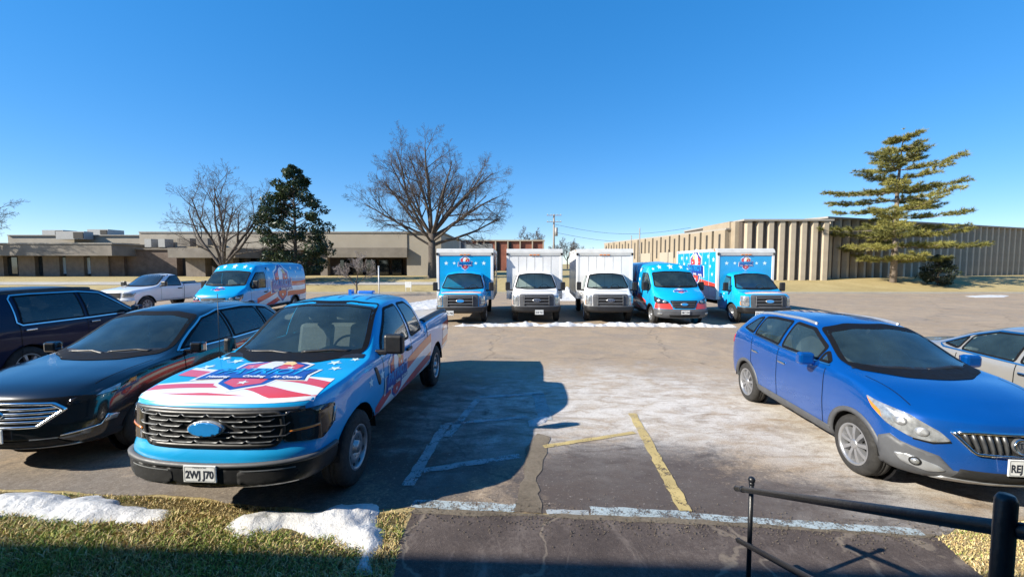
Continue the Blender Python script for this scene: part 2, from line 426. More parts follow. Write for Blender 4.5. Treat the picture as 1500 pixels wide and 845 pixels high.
    def _c(s):
        s.cen = np.array([s.V[list(f)].mean(0) for f in s.F])
        n = []
        for f in s.F:
            a, b, c = s.V[f[0]], s.V[f[1]], s.V[f[2]]; d = s.V[f[3]] if len(f) > 3 else c; n.append(np.cross(c - a, d - b))
        n = np.array(n); s.fn = n / (np.linalg.norm(n, axis=1)[:, None] + 1e-12)
    def keep(s, mask):
        s.F = [f for f, k in zip(s.F, mask) if k]; s.cen = s.cen[mask]; s.fn = s.fn[mask]
    def cut_arch(s, sy, z, r):
        "wheel arch: drop what lies in the circle and pull the rim on to it"
        d = np.hypot(s.V[:, 1] - sy, s.V[:, 2] - z); side = np.abs(s.V[:, 0]) > s.W * 0.62
        ins = (d < r) & side & (np.abs(s.V[:, 1] - sy) < r)
        mask = np.array([not all(ins[i] for i in f) for f in s.F])
        s.keep(mask)
        k = r / np.maximum(d[ins], 1e-6); s.V[ins, 1] = sy + (s.V[ins, 1] - sy) * k; s.V[ins, 2] = z + (s.V[ins, 2] - z) * k
        s._c(); s.arch.append((sy, z, r))
    def cut(s, proj, poly):
        "open a hole for glass"
        N = np.array(proj.N); U = np.array(proj.U) * (-1 if proj.flip else 1); Vv = np.array(proj.V); O = np.array(proj.O)
        q = s.cen - O; uv = np.stack([q @ U, q @ Vv], 1)
        hit = inpoly(uv, poly) & (s.fn @ N > 0.12) & ((s.cen @ N) > -0.2 if abs(N[0]) > 0.9 else True)
        s.keep(~hit)
    def normals(s):
        n = np.zeros_like(s.V)
        for f, q in zip(s.F, s.fn):
            for i in f: n[i] += q
        l = np.linalg.norm(n, axis=1); l[l == 0] = 1; return n / l[:, None]
    def build(s, parent, classes, mats):
        "classes: (name, mask) in order of preference, the rest is body; every piece keeps the shading of the whole"
        left = np.ones(len(s.F), bool); nrm = s.normals(); out = {}
        for name, mask in classes + [('body', None)]:
            mk = left if mask is None else (mask & left)
            left = left & ~mk
            fs = [s.F[i] for i in np.nonzero(mk)[0]]
            if not fs: continue
            used = sorted(set(i for f in fs for i in f)); ix = {u: k for k, u in enumerate(used)}
            nm = name.split('.')[0]
            me = bpy.data.meshes.new(nm); me.from_pydata([tuple(s.V[u]) for u in used], [], [[ix[i] for i in f] for f in fs])
            m = mats.get(nm, mats['body']); me.materials.append(m); me.materials.append(M['under'])
            dn = s.fn[np.nonzero(mk)[0], 2] < -0.8
            me.polygons.foreach_set('material_index', dn.astype(np.int32)); me.polygons.foreach_set('use_smooth', [True] * len(fs)); me.update()
            me.normals_split_custom_set_from_vertices([tuple(nrm[u]) for u in used])
            o = bpy.data.objects.new(nm, me); COL.objects.link(o); o.parent = parent; out[name] = o
        return out
    def rect(s, s0, s1, z0, z1, side=0, zmaxn=0.75):
        c = s.cen; m = (c[:, 1] > s0) & (c[:, 1] < s1) & (c[:, 2] > z0) & (c[:, 2] < z1) & (np.abs(c[:, 0]) > s.W * 0.55) & (s.fn[:, 2] < zmaxn)
        return m & (c[:, 0] * side > 0) if side else m
FRONT, TOP, LEFT, RIGHT = (0, -1, 0), (0, 0, 1), (1, 0, 0), (-1, 0, 0)
def overlay(parent, name, mat, items, split=False):
    "items: (proj, kind, args, kwargs)"
    if split: return [overlay(parent, name, mat, [i]) for i in items]
    mb = MB()
    for pr, kind, a, k in items: getattr(pr, kind)(mb, *a, **k)
    return mb.build(name, mat, parent)
def window(loft, parent, pr, poly, glass, trim='seam', w=0.045, name='window', hole=True, extra=None):
    if hole:
        c = np.mean(np.array(poly), 0); loft.cut(pr, [tuple(c + (np.array(p) - c) * (1 - 0.02 / max(0.05, np.linalg.norm(np.array(p) - c)))) for p in poly])
    g = overlay(parent, name, M[glass], [(pr, 'poly', (poly,), dict(off=0.004, res=0.07))])
    overlay(g, 'window_trim', M[trim], [(pr, 'ribbon', (poly, w), dict(off=0.007, closed=True, res=0.05))])
    if extra:
        mt, ww, of = extra; overlay(g, 'trim_strip', M[mt], [(pr, 'ribbon', (poly, ww), dict(off=of, closed=True, res=0.05))])
    return g

def add_wheel(parent, sx, sy, z, R_, rimr, width, xout, style='spoke', spokes=7, rimmat='steel', rz=0):
    "wheel with its outer face at |x| = xout on side sx"
    X = Matrix.Translation((sx * (xout - width / 2), sy, z)) @ Matrix.Rotation(0 if sx > 0 else math.pi, 4, 'Z') @ Matrix.Rotation(rz, 4, 'X')
    h = width / 2
    b = MB(); b.lathe([(0.02, h * 0.25), (rimr * 0.9, h * 0.25), (rimr * 0.95, -h * 0.6), (0.02, -h * 0.6)], 24, X=X)
    w = b.build('wheel', M['under'], parent)
    t = MB(); pr = [(rimr, -h * 0.9), (rimr + 0.02, -h), (R_ - 0.05, -h * 0.98), (R_ - 0.012, -h * 0.8), (R_, -h * 0.5)]
    pr += [(R_, -h * 0.2), (R_ - 0.008, -h * 0.17), (R_ - 0.008, -h * 0.1), (R_, -h * 0.07), (R_, h * 0.07), (R_ - 0.008, h * 0.1), (R_ - 0.008, h * 0.17), (R_, h * 0.2)]
    pr += [(R_, h * 0.5), (R_ - 0.012, h * 0.8), (R_ - 0.05, h * 0.98), (rimr + 0.03, h), (rimr + 0.008, h * 0.97), (rimr, h * 0.88)]
    t.lathe(pr, 40, X=X); t.build('tyre', M['rubber'], w)
    r = MB(); r.lathe([(rimr + 0.006, h * 0.95), (rimr - 0.012, h * 0.97), (rimr - 0.025, h * 0.8), (rimr - 0.035, h * 0.3), (rimr * 0.85, -h * 0.3)], 40, X=X)
    if style == 'steel':
        r.lathe([(rimr - 0.03, h * 0.55), (rimr * 0.86, h * 0.45), (rimr * 0.74, h * 0.72), (rimr * 0.5, h * 0.8), (rimr * 0.36, h * 0.45), (rimr * 0.3, h * 0.45), (rimr * 0.27, h * 0.95), (0.0, h * 0.98)], 40, X=X)
        for i in range(spokes):
            a = 2 * math.pi * i / spokes; hb = MB().v
            c = Vector((0, math.cos(a), math.sin(a))); tt = Vector((0, -math.sin(a), math.cos(a))); ex = Vector((1, 0, 0))
            pts = [c * (rimr * 0.78) + tt * (rimr * 0.13 * math.cos(k)) + c * (rimr * 0.085 * math.sin(k)) + ex * (h * 0.80) for k in np.linspace(0, 2 * math.pi, 10)[:-1]]
            r.add(pts, [list(range(9))], 1, False, X)
            pts = [c * (rimr * 0.43) + tt * (rimr * 0.04 * math.cos(k)) + c * (rimr * 0.04 * math.sin(k)) + ex * (h * 0.80) for k in np.linspace(0, 2 * math.pi, 7)[:-1]]
            r.add(pts, [list(range(6))], 1, False, X)
    else:
        for i in range(spokes):
            a = 2 * math.pi * i / spokes; c = Vector((0, math.cos(a), math.sin(a))); tt = Vector((0, -math.sin(a), math.cos(a))); ex = Vector((1, 0, 0))
            ri, ro = rimr * 0.16, rimr - 0.015; wi, wo = rimr * 0.085, rimr * 0.14
            vs = []
            for rr, ww, xx in ((ri, wi, h * 0.80), (ro * 0.6, (wi + wo) / 2, h * 0.86), (ro, wo, h * 0.80)):
                vs += [c * rr + tt * ww + ex * (xx - 0.05), c * rr + tt * ww * 0.75 + ex * xx, c * rr - tt * ww * 0.75 + ex * xx, c * rr - tt * ww + ex * (xx - 0.05)]
            fs = [(k * 4 + j, k * 4 + j + 1, k * 4 + j + 5, k * 4 + j + 4) for k in range(2) for j in range(3)]
            r.add(vs, [f[::-1] for f in fs] , 0, False, X)
            r.add([v for v in vs], [[3, 0, 4, 7], [7, 4, 8, 11]], 0, False, X)
        r.lathe([(rimr * 0.24, h * 0.72), (rimr * 0.24, h * 0.84), (rimr * 0.16, h * 0.88), (0.0, h * 0.9)], 24, X=X)
    r.build('rim', [M[rimmat], M['under']], w)
    return w
def arch_liner(parent, loft, width=0.34, flare=None, fw=0.05, fo=0.012):
    for sx in (-1, 1):
        for (sy, z, r) in loft.arch:
            mb = MB(); fl = MB()
            n = 20; vs = []; a0, a1 = 0.03 * math.pi, 0.97 * math.pi
            for i in range(n + 1):
                a = a0 + (a1 - a0) * i / n
                for xx in (loft.W - 0.015, loft.W - width): vs.append((sx * xx, sy + (r + 0.004) * math.cos(a), z + (r + 0.004) * math.sin(a)))
            vs += [(sx * (loft.W - width), sy, z)]
            mb.add(vs, [(2 * i, 2 * i + 1, 2 * i + 3, 2 * i + 2) for i in range(n)] + [(2 * i + 1, 2 * i + 3, len(vs) - 1) for i in range(n)])
            mb.build('wheel_well', M['under'], parent)
            if flare:
                pr = Proj(loft.bvh, (sx, 0, 0), flip=sx < 0)
                b0, b1 = (-0.12 * math.pi, 1.12 * math.pi)
                path = [(sy + (r + fw / 2 - 0.006) * math.cos(b0 + (b1 - b0) * i / 24), z + (r + fw / 2 - 0.006) * math.sin(b0 + (b1 - b0) * i / 24)) for i in range(25)]
                path = [q for q in path if q[1] > 0.22]
                pr.ribbon(fl, path, fw, off=fo, res=0.2, skirt=fo + 0.02); fl.build('wheel_arch', M[flare], parent)
def mirror(parent, sx, x, y, z, mat, w=0.20, h=0.22, arm=0.12, glass=True):
    mb = MB(); x0, x1 = sorted((sx * x, sx * (x + w)))
    mb.bbox(x0, x1, y, y + 0.12, z, z + h, 0.035)
    xa = sorted((sx * (x - arm), sx * (x + 0.03))); mb.bbox(xa[0], xa[1], y + 0.02, y + 0.09, z - 0.015, z + 0.05, 0.015)
    o = mb.build('wing_mirror', M[mat], parent)
    if glass:
        g = MB(); g.box(x0 + 0.02, x1 - 0.02, y + 0.121, y + 0.127, z + 0.02, z + h - 0.02); g.build('mirror_glass', M['chrome'], o)
    return o
def wiper(parent, pr, pts):
    overlay(parent, 'wiper', M['black'], [(pr, 'ribbon', (pts, 0.022), dict(off=0.022, skirt=0.014))])
def plate(parent, txt, x, y, z, w=0.31, h=0.16, small=None, tilt=0.0):
    mb = MB(); mb.bbox(x - w / 2, x + w / 2, y - 0.012, y, z - h / 2, z + h / 2, 0.005)
    o = mb.build('number_plate', M['plate'], parent)
    pr = Proj(None, FRONT, (x, y - 0.0125, z)); t = MB()
    if txt: pr.text(t, txt, 0, -0.008, h * 0.62, 0.001, 0, bold=0.0035, width=w * 0.86)
    if small: pr.text(t, small, 0, h * 0.38, h * 0.15, 0.001, 0, width=w * 0.4)
    pr.ribbon(t, rpoly([(-w / 2 + .012, -h / 2 + .012), (w / 2 - .012, -h / 2 + .012), (w / 2 - .012, h / 2 - .012), (-w / 2 + .012, h / 2 - .012)], .012), 0.003, 0.001, 0, True)
    t.build('plate_lettering', M['ink'], o)
    return o
# ------------------------------------------------------------------ the company's wrap: shield logo, stars and stripes
LOGO_M = ['wrap_white', 'wrap_navy', 'wrap_red', 'wrap_mid', 'star', 'beak', 'wrap_blue', 'wrap_pink', 'black']
def logo(pr, mb, cx, cy, k, ky=None, step=0.0014, base=0.005, res=0.09, detail=True, vk=1.0):
    "shield with a white bird's head over a lettered ribbon; k = half width"
    ky = ky or k
    T = lambda p: [(cx + x * k, cy + y * ky) for x, y in p]
    o = base
    def lay(p, mi, lv): pr.poly(mb, T(p), base + step * lv, mi, res)
    sh = [(-.62, .1), (-.66, .62), (-.36, .78), (-.2, .98), (0, 1.04), (.2, .98), (.36, .78), (.66, .62), (.62, .1), (.5, -.3), (.42, -.62), (0, -.92), (-.42, -.62), (-.5, -.3)]
    grow = lambda p, g: [(x * (1 + g), y * (1 + g)) for x, y in p]
    rb = [(-1, -.42), (-.95, .18), (-.6, .22), (.6, .26), (.98, .30), (.92, -.06), (1.0, -.34), (.5, -.36), (0, -.30), (-.5, -.36)]
    lay(grow(sh, .10), 0, 0); lay(grow(rb, .08), 0, 0.3)
    lay(sh, 1, 1)
    lay([(-.56, .2), (-.58, .55), (-.36, .66), (-.2, .82), (-.2, .2)], 2, 2); lay([(.12, .2), (.12, .6), (.3, .68), (.57, .56), (.54, .2)], 2, 2.2)
    lay([(-.24, .16), (-.3, .5), (-.22, .78), (0, .92), (.18, .86), (.26, .70), (.12, .56), (.06, .36), (.1, .14), (.02, .24), (-.04, .10), (-.1, .22), (-.16, .08)], 0, 3)
    lay([(.10, .78), (.24, .80), (.36, .68), (.34, .50), (.27, .58), (.10, .58)], 5, 4)
    if detail:
        lay(ellipse(.06, .74, .03, .03, 8), 8, 5); lay(star(.38, .38, .09), 0, 3.5); lay(star(-.42, .40, .08), 7, 3.5)
    lay([(-.34, -.34), (-.34, -.58), (0, -.80), (.34, -.58), (.34, -.34)], 2, 2); lay(star(0, -.56, .11), 0, 3.6)
    lay(rb, 1, 5)
    pr.text(mb, 'PATRIOT', cx, cy + .05 * ky, ky * 0.50, base + step * 7, 3 if detail else 6, bold=0.02 * k, shear=0.15, width=1.72 * k)
    if detail:
        pr.text(mb, 'PATRIOT', cx + .012 * k, cy + .07 * ky, ky * 0.46, base + step * 8.4, 6, bold=0.004 * k, shear=0.15, width=1.66 * k)
        for tx, x, y in (('Heating', -.64, -.29), ('Cooling', .02, -.25), ('Air Quality', .64, -.25)):
            pr.text(mb, tx, cx + x * k, cy + y * ky, ky * 0.16, base + step * 9.2, 0, bold=0.006 * k, width=(.42 if len(tx) < 9 else .56) * k)
def band(pr, mb, xs, lo, hi, off, mi, res=0.09):
    "wavy stripe between two curves"
    p = [(x, lo(x)) for x in xs] + [(x, hi(x)) for x in xs[::-1]]
    pr.poly(mb, p, off, mi, res)
FRONT, TOP, LEFT, RIGHT = (0, -1, 0), (0, 0, 1), (1, 0, 0), (-1, 0, 0)
# ------------------------------------------------------------------ vehicles: nose at y = 0 looking to -y, x = the car's own left
def cabin(parent, y0, z0, w, roof, seatmat='seat_grey', rows=1, wheel=True, dash=0.55, rdz=0.50):
    "what one sees through the glass: floor tub, dashboard, seats, steering wheel"
    t = MB(); t.box(-w, w, y0 - 0.1, y0 + 1.2 + rows * 0.6, z0 - 0.62, z0 - 0.58); t.build('cabin_floor', M['under'], parent)
    d = MB(); d.bbox(-w, w, y0 - dash * 0.5, y0 + 0.30, z0 - 0.40, z0 - 0.02, 0.06); d.bbox(w * 0.2, w * 0.78, y0 + 0.05, y0 + 0.3, z0 - 0.06, z0 + 0.05, 0.04); d.build('dashboard', M['dash'], parent)
    for r_ in range(rows):
        for sx in (-1, 1):
            y = y0 + 0.95 + r_ * 0.9; s = MB(); cx = sx * w * 0.5
            s.bbox(cx - 0.26, cx + 0.26, y - 0.45, y + 0.1, z0 - 0.5, z0 - 0.32, 0.06)
            dz = (0.38 if rdz < .6 else .44) if r_ == 0 else rdz
            X = Matrix.Translation((cx, y + 0.05, z0 - dz)) @ Matrix.Rotation(R(-14), 4, 'X')
            s.bbox(-0.26, 0.26, -0.08, 0.08, 0, 0.62, 0.07, X=X); s.bbox(-0.15, 0.15, -0.06, 0.06, 0.66, 0.86, 0.05, X=X)
            s.build('seat', M[seatmat], parent)
    if wheel:
        s = MB(); X = Matrix.Translation((w * 0.5, y0 + 0.42, z0 - 0.02)) @ Matrix.Rotation(R(62), 4, 'X')
        pts = [X @ Vector((0.19 * math.cos(a), 0.19 * math.sin(a), 0)) for a in np.linspace(0, 2 * math.pi, 25)]
        s.tube(pts, 0.016, 6, caps=False)
        for a in (0.2, 2.94, -1.57): s.tube([X @ Vector((0, 0, -0.01)), X @ Vector((0.19 * math.cos(a), 0.19 * math.sin(a), 0))], 0.018, 5)
        s.tube([X @ Vector((0, 0, 0.02)), X @ Vector((0, 0, -0.3))], 0.035, 6); s.build('steering_wheel', M['black'], parent)

def make_pickup(name, label, wrap=True, single=False):
    t = thing(name, label, 'pickup truck')
    if not single:
        L = 5.885; CR = 3.80
        keys = [(0, .42, .90, 1.115, .84, 1.15, 1.165), (.15, .40, .94, 1.135, .88, 1.175, 1.195), (.8, .46, 1.01, 1.20, .94, 1.235, 1.25), (1.40, .48, 1.015, 1.235, .93, 1.275, 1.295),
                (1.62, .48, 1.015, 1.235, .875, 1.32, 1.44), (2.28, .48, 1.015, 1.235, .725, 1.75, 1.83), (2.45, .48, 1.015, 1.235, .71, 1.81, 1.88), (2.9, .48, 1.015, 1.235, .70, 1.845, 1.93), (3.6, .48, 1.015, 1.245, .69, 1.83, 1.915), (3.76, .48, 1.015, 1.25, .685, 1.79, 1.87),
                (3.86, .48, 1.015, 1.30, .80, 1.40, 1.42), (3.92, .48, 1.015, 1.34, .90, 1.385, 1.36), (5.0, .50, 1.015, 1.35, .92, 1.40, 1.355), (L, .56, .99, 1.35, .91, 1.40, 1.355)]
        ws, wz, wr, wheelsy = .46, .40, .475, (.97, 4.66)
    else:
        L = 5.8; CR = 2.95
        keys = [(0, .42, .96, 1.02, .80, 1.08, 1.10), (.15, .40, .985, 1.06, .83, 1.13, 1.16), (.8, .46, 1.0, 1.15, .88, 1.20, 1.24), (1.40, .48, 1.0, 1.22, .90, 1.27, 1.295),
                (1.62, .48, 1.0, 1.235, .875, 1.32, 1.44), (2.20, .48, 1.0, 1.235, .725, 1.75, 1.83), (2.40, .48, 1.0, 1.235, .71, 1.81, 1.87), (2.7, .48, 1.0, 1.235, .70, 1.84, 1.90), (2.95, .48, 1.0, 1.25, .685, 1.79, 1.86),
                (3.05, .48, 1.0, 1.30, .80, 1.40, 1.42), (3.12, .48, 1.0, 1.33, .90, 1.385, 1.10), (5.0, .50, 1.0, 1.34, .92, 1.39, 1.10), (L, .56, .99, 1.34, .91, 1.39, 1.10)]
        ws, wz, wr, wheelsy = .46, .40, .475, (.97, 4.5)
    lf = Loft(keys, L, ds=.03, fd=1.3, front=lambda x, z: .30 * x ** 3.2 + np.interp(z, [.3, .45, .70, .78, 1.06, 1.19], [.12, .05, .05, .09, .095, .125]), rear=lambda x, z: .05 * x ** 4, passes=4, rnd=.055)
    bm = 'wrap_blue' if wrap else 'paint_white'
    for y in wheelsy: lf.cut_arch(y, wz, wr)
    pF = Proj(lf.bvh, FRONT); pT = Proj(lf.bvh, TOP, V=(0, 1, 0)); pW = Wrap(lf.bvh, 1.0, 1.0)
    sides = [(Proj(lf.bvh, LEFT), 1), (Proj(lf.bvh, RIGHT, flip=True), -1)]
    # glass
    ws_poly = rpoly([(-.80, 1.325), (-.40, 1.30), (.40, 1.30), (.80, 1.325), (.665, 1.80), (.3, 1.845), (-.3, 1.845), (-.665, 1.80)], .05)
    gl = 'glass' if wrap else 'glass_dark'
    window(lf, t, pF, ws_poly, gl, w=.058, name='windscreen', hole=wrap)
    for pr, sx in sides:
        wins = [[(1.80, 1.285), (1.98, 1.43), (2.46, 1.765), (2.90, 1.785), (2.90, 1.275)]]
        if not single: wins.append([(3.03, 1.275), (3.03, 1.785), (3.40, 1.775), (3.56, 1.66), (3.62, 1.30)])
        for wp in wins: window(lf, t, pr, rpoly(wp, .05), gl if wrap else 'glass_dark', w=.035, name='side_window', hole=wrap)
    c = lf.cen; nz = lf.fn[:, 2]
    cl = [('hood', (nz > .45) & (c[:, 1] < 1.44) & (np.abs(c[:, 0]) < .88) & (c[:, 2] > 1.0)),
          ('roof', (nz > .55) & (c[:, 2] > 1.74)),
          ('bed_cover' if wrap else 'cargo_bed', (nz > .6) & (c[:, 1] > CR + .16) & (c[:, 1] < L - .1) & (np.abs(c[:, 0]) < .80)),
          ('tailgate', (c[:, 1] > L - .08) & (np.abs(c[:, 0]) < .75) & (c[:, 2] > .7))]
    dr = [(1.72, 2.96)] + ([] if single else [(2.96, 3.74)])
    for a, b in dr:
        for sx in (1, -1): cl.append(('door.%d%g' % (sx, a), lf.rect(a, b, .56, 1.72, sx)))
    P = lf.build(t, cl, {'body': M[bm], 'bed_cover': M['wrap_white'], 'cargo_bed': M['grey_plastic']})
    arch_liner(t, lf)
    for pr, sx in sides:
        sm = [(pr, 'ribbon', ([(a, .60), (a, 1.25)], .010), dict(off=.003)) for a in [dr[0][0]] + [q[1] for q in dr]] + [(pr, 'ribbon', ([(dr[0][0], .60), (dr[-1][1], .60)], .010), dict(off=.003))]
        sm += [(pr, 'ribbon', ([(CR + .10, .55), (CR + .10, 1.36)], .025), dict(off=.003))]
        overlay(t, 'panel_gap', M['seam'], sm, True)
        for a, b in dr[:1] if single else dr:
            h = MB(); x0, x1 = sorted((sx * 1.005, sx * 1.045)); yy = b - .28 if b < 3.5 else b - .66 + .02
            if b < 3.5: h.bbox(x0, x1, b - .30, b - .08, 1.105, 1.15, .012)
            if h.v: h.build('door_handle', M['black'], P['door.%d%g' % (sx, a)])
        overlay(t, 'bed_rail', M['black'], [(pT, 'ribbon', ([(sx * .905, CR + .14), (sx * .915, L - .06)], .10), dict(off=.035, skirt=.05))])
        mirror(t, sx, 1.02 if sx > 0 or single else .98, 1.68, 1.27, 'black', w=.25 if sx > 0 or single else .10, h=.25 if sx > 0 or single else .19)
        overlay(t, 'tail_light', M['lamp_red'], [(pr, 'poly', ([(L - .14, .95), (L - .14, 1.28), (L - .02, 1.28), (L - .02, .95)],), dict(off=.008, skirt=.012))])
    # nose
    u = pW.u
    if wrap:
        overlay(t, 'grille', M['black'], [(pW, 'poly', ([(u(-.66, .05), .79), (u(-.72, .06), .90), (u(-.68, .08), 1.075), (u(.68, .08), 1.075), (u(.72, .06), .90), (u(.66, .05), .79)],), dict(off=.008, res=.08))])
        bars = []
        for r_ in range(6):
            z = .815 + r_ * .047
            for k in range(-3, 4):
                xc = (k + (.5 if r_ % 2 else 0)) * .235
                if abs(xc) > .62 or (abs(xc) < .17 and .88 < z < 1.01): continue
                bars.append((pF, 'ribbon', ([(xc - .118, z + .020), (xc - .088, z), (xc + .088, z), (xc + .118, z + .020)], .009), dict(off=.028, skirt=.03)))
        g = overlay(t, 'grille_bar', M['grille_grey'], bars, True)
        overlay(t, 'grille_frame', M['black'], [(pW, 'ribbon', (rpoly([(u(-.66, .05), .785), (u(-.73, .06), .90), (u(-.69, .08), 1.075), (u(.69, .08), 1.075), (u(.73, .06), .90), (u(.66, .05), .785)], .05), .035), dict(off=.022, closed=True, skirt=.03))])
        overlay(t, 'grille_top_trim', M['grille_grey'], [(pW, 'ribbon', ([(u(-.86, .20), 1.085), (u(-.5, .08), 1.098), (u(.5, .08), 1.098), (u(.86, .20), 1.085)], .045), dict(off=.012, skirt=.02))])
        o = overlay(t, 'badge', [M['oval_blue'], M['silver_plastic']], [(pF, 'poly', (ellipse(0, .945, .165, .072, 32),), dict(off=.045, skirt=.04, mi=1, res=.03)), (pF, 'poly', (ellipse(0, .945, .150, .060, 32),), dict(off=.056, skirt=.012, res=.03))])
        for sx in (1, -1):
            q = lambda p: [(sx * a, b) for a, b in p]
            l = overlay(t, 'headlight', M['lamp_smoke'], [(pW, 'poly', (q(rpoly([(u(.70, .08), .80), (u(.73, .09), 1.075), (u(.93, .3), 1.085), (u(.99, .50), 1.06), (u(.985, .46), .86), (u(.95, .32), .775)], .03)),), dict(off=.012, skirt=.02))])
            overlay(l, 'indicator', M['lamp_amber'], [(pW, 'ribbon', (q([(u(.76, .1), .895), (u(.93, .3), .915)]), .02), dict(off=.018, skirt=.006))])
            overlay(l, 'light_bar', M['lamp_clear'], [(pW, 'ribbon', (q([(u(.985, .46), .88), (u(.99, .49), 1.02)]), .035), dict(off=.018, skirt=.006))], True)
        e = u(.99, .50)
        overlay(t, 'bumper', M['black'], [(pW, 'poly', (rpoly([(-e, .43), (-e, .66), (-u(.7, .08), .625), (0, .615), (u(.7, .08), .625), (e, .66), (e, .43), (u(.6, .05), .37), (-u(.6, .05), .37)], .04),), dict(off=.035, skirt=.05, res=.07))])
        overlay(t, 'bumper_trim', M['grey_plastic'], [(pW, 'ribbon', ([(-e, .665), (-u(.7, .08), .635), (0, .622), (u(.7, .08), .635), (e, .665)], .035), dict(off=.045, skirt=.04))])
        for a, b in ((-.80, -.30), (.30, .80)):
            k = overlay(t, 'bumper_inset', M['under'], [(pF, 'poly', (rpoly([(a, .46), (a, .58), (b, .58), (b, .46)], .03),), dict(off=.038, skirt=.01))])
            overlay(k, 'bumper_inset_edge', M['silver_plastic'], [(pF, 'ribbon', ([(a + .03, .585), (b - .03, .585)], .010), dict(off=.042)), (pF, 'ribbon', ([(a + .02, .45), (a + .14, .445), (a + .17, .43), (b - .05, .43)] if a < 0 else [(a + .03, .43), (b - .14, .445), (b - .02, .45)], .012), dict(off=.044))])
        plate(t, '2WJ J70', -.02, .005, .565, .30, .152, 'MISSOURI')
        # roof ribs, aerial, fins
        overlay(t, 'roof_rib', M['wrap_mid'], [(pT, 'ribbon', ([(x, 2.62), (x, 3.60)], .022), dict(off=.006)) for x in (-.42, -.22, 0, .22, .42)], True)
        f = MB(); f.prism([(-.025, 0), (.025, 0), (.012, .14), (-.012, .14)], 0, .07, X=Matrix.Translation((-.10, 3.25, 1.92))); f.build('roof_aerial', M['wrap_mid'], t)
        f = MB(); f.bbox(-.14, .14, 3.62, 3.74, 1.90, 1.945, .02); f.build('roof_lamp', M['wrap_mid'], t)
        a = MB(); a.tube([(-.90, 1.40, 1.27), (-.90, 1.40, 2.05)], .004, 5); a.ball((-.90, 1.40, 1.27), .02, 6); a.build('aerial', M['black'], t)
        overlay(t, 'cowl', M['black'], [(pT, 'ribbon', ([(-.86, 1.47), (-.5, 1.42), (0, 1.40), (.5, 1.42), (.86, 1.47)], .11), dict(off=.008))])
        wiper(t, pF, [(-.66, 1.335), (-.30, 1.345), (-.05, 1.325)]); wiper(t, pF, [(.08, 1.34), (.45, 1.36), (.66, 1.345)])
        for pr, sx in sides:
            overlay(t, 'fender_vent', M['black'], [(pr, 'poly', (rpoly([(1.42, 1.16), (1.49, 1.16), (1.60, .98), (1.60, .92), (1.54, .92)], .02),), dict(off=.008, skirt=.01))])
            overlay(t, 'side_step', M['under'], [(pr, 'ribbon', ([(1.48, .49), (4.16, .49)], .06), dict(off=.003))])
        cabin(t, 1.62, 1.28, .78, 1.9, rows=2)
        overlay(t, 'hood_lip', M['wrap_white'], [(pW, 'ribbon', ([(-u(.80, .22), 1.13), (-u(.5, .12), 1.14), (u(.5, .12), 1.14), (u(.80, .22), 1.13)], .085), dict(off=.005, res=.04))])
        # wrap on the hood
        mb = MB(); xs = list(np.linspace(-.86, .86, 24)); hood = pT
        nose = lambda x: .30 * (abs(x) / 1.015) ** 3.2 + .085
        wv = lambda b, k, a=.05: (lambda x: b + k * x + a * math.sin(3.2 * x + .8) + (nose(x) if a == 0 else 0))
        band(hood, mb, xs, wv(.045, 0, 0), wv(.66, .10), .0035, 0, .05)
        band(hood, mb, list(np.linspace(-.62, .25, 14)), wv(.145, 0, 0), lambda x: nose(x) + .145 + .05 * max(0, 1 - abs((x + .18) / .44)), .0045, 1)
        band(hood, mb, xs, lambda x: max(nose(x) + .1, .40 - .26 * (1 / (1 + math.exp(-9 * (x - .35)))) + .02 * x), lambda x: .50 - .16 * (1 / (1 + math.exp(-9 * (x - .45)))), .0045, 1)
        band(hood, mb, xs, lambda x: .62 - .14 * x + .03 * math.sin(4 * x), lambda x: .78 - .16 * x + .03 * math.sin(4 * x), .0045, 1)
        band(hood, mb, xs, lambda x: .78 - .16 * x + .03 * math.sin(4 * x), lambda x: .83 - .18 * x + .03 * math.sin(4 * x), .0045, 0)
        for a, b, r_ in ((-.74, 1.02, .085), (-.55, 1.22, .085), (-.78, 1.34, .07), (.62, 1.22, .085), (.72, 1.02, .075), (.80, 1.36, .06)):
            hood.poly(mb, star(a, b, r_, .3), .005, 2)
        mb.build('flag_wrap', [M['wrap_white'], M['wrap_red'], M['star']], P['hood'])
        for sx in (1, -1):
            mb = MB(); pr = sides[0][0] if sx > 0 else sides[1][0]
            bs = lambda s: .48 + .56 * (1 - math.exp(-max(0, s - 1.42) / 1.5))
            for s0, s1 in ((1.46, 4.16), (5.16, 5.80)):
                for lo, hi, mi in ((.02, .17, 1), (-.15, .02, 0), (-.30, -.15, 1), (-.40, -.30, 0)):
                    xs2 = [s for s in np.linspace(s0, s1, 40) if bs(s) + hi > .545]
                    if s0 > 5 and mi == 1 and lo > 0: mb.build('flag_wrap', [M['wrap_white'], M['wrap_red'], M['star']], t); mb = MB()
                    if len(xs2) > 2: band(pr, mb, xs2, lambda s: max(.54, bs(s) + lo), lambda s: max(.541, bs(s) + hi), .0035, mi, .12)
            for a, b, r_ in ((1.30, 1.02, .07), (1.66, 1.02, .08), (1.78, .92, .05)): pr.poly(mb, star(a, b, r_), .004, 2)
            mb.build('flag_wrap', [M['wrap_white'], M['wrap_red'], M['star']], t)
        mb = MB(); logo(hood, mb, .02, .80, .56, .50); mb.build('logo', [M[k] for k in LOGO_M], t)
        for pr, sx in sides:
            mb = MB(); logo(pr, mb, 2.22, .88, .46, .36); mb.build('logo', [M[k] for k in LOGO_M], t)
    else:
        overlay(t, 'grille', M['black'], [(pW, 'poly', ([(u(-.5, .05), .72), (u(-.55, .08), 1.03), (u(.55, .08), 1.03), (u(.5, .05), .72)],), dict(off=.008))])
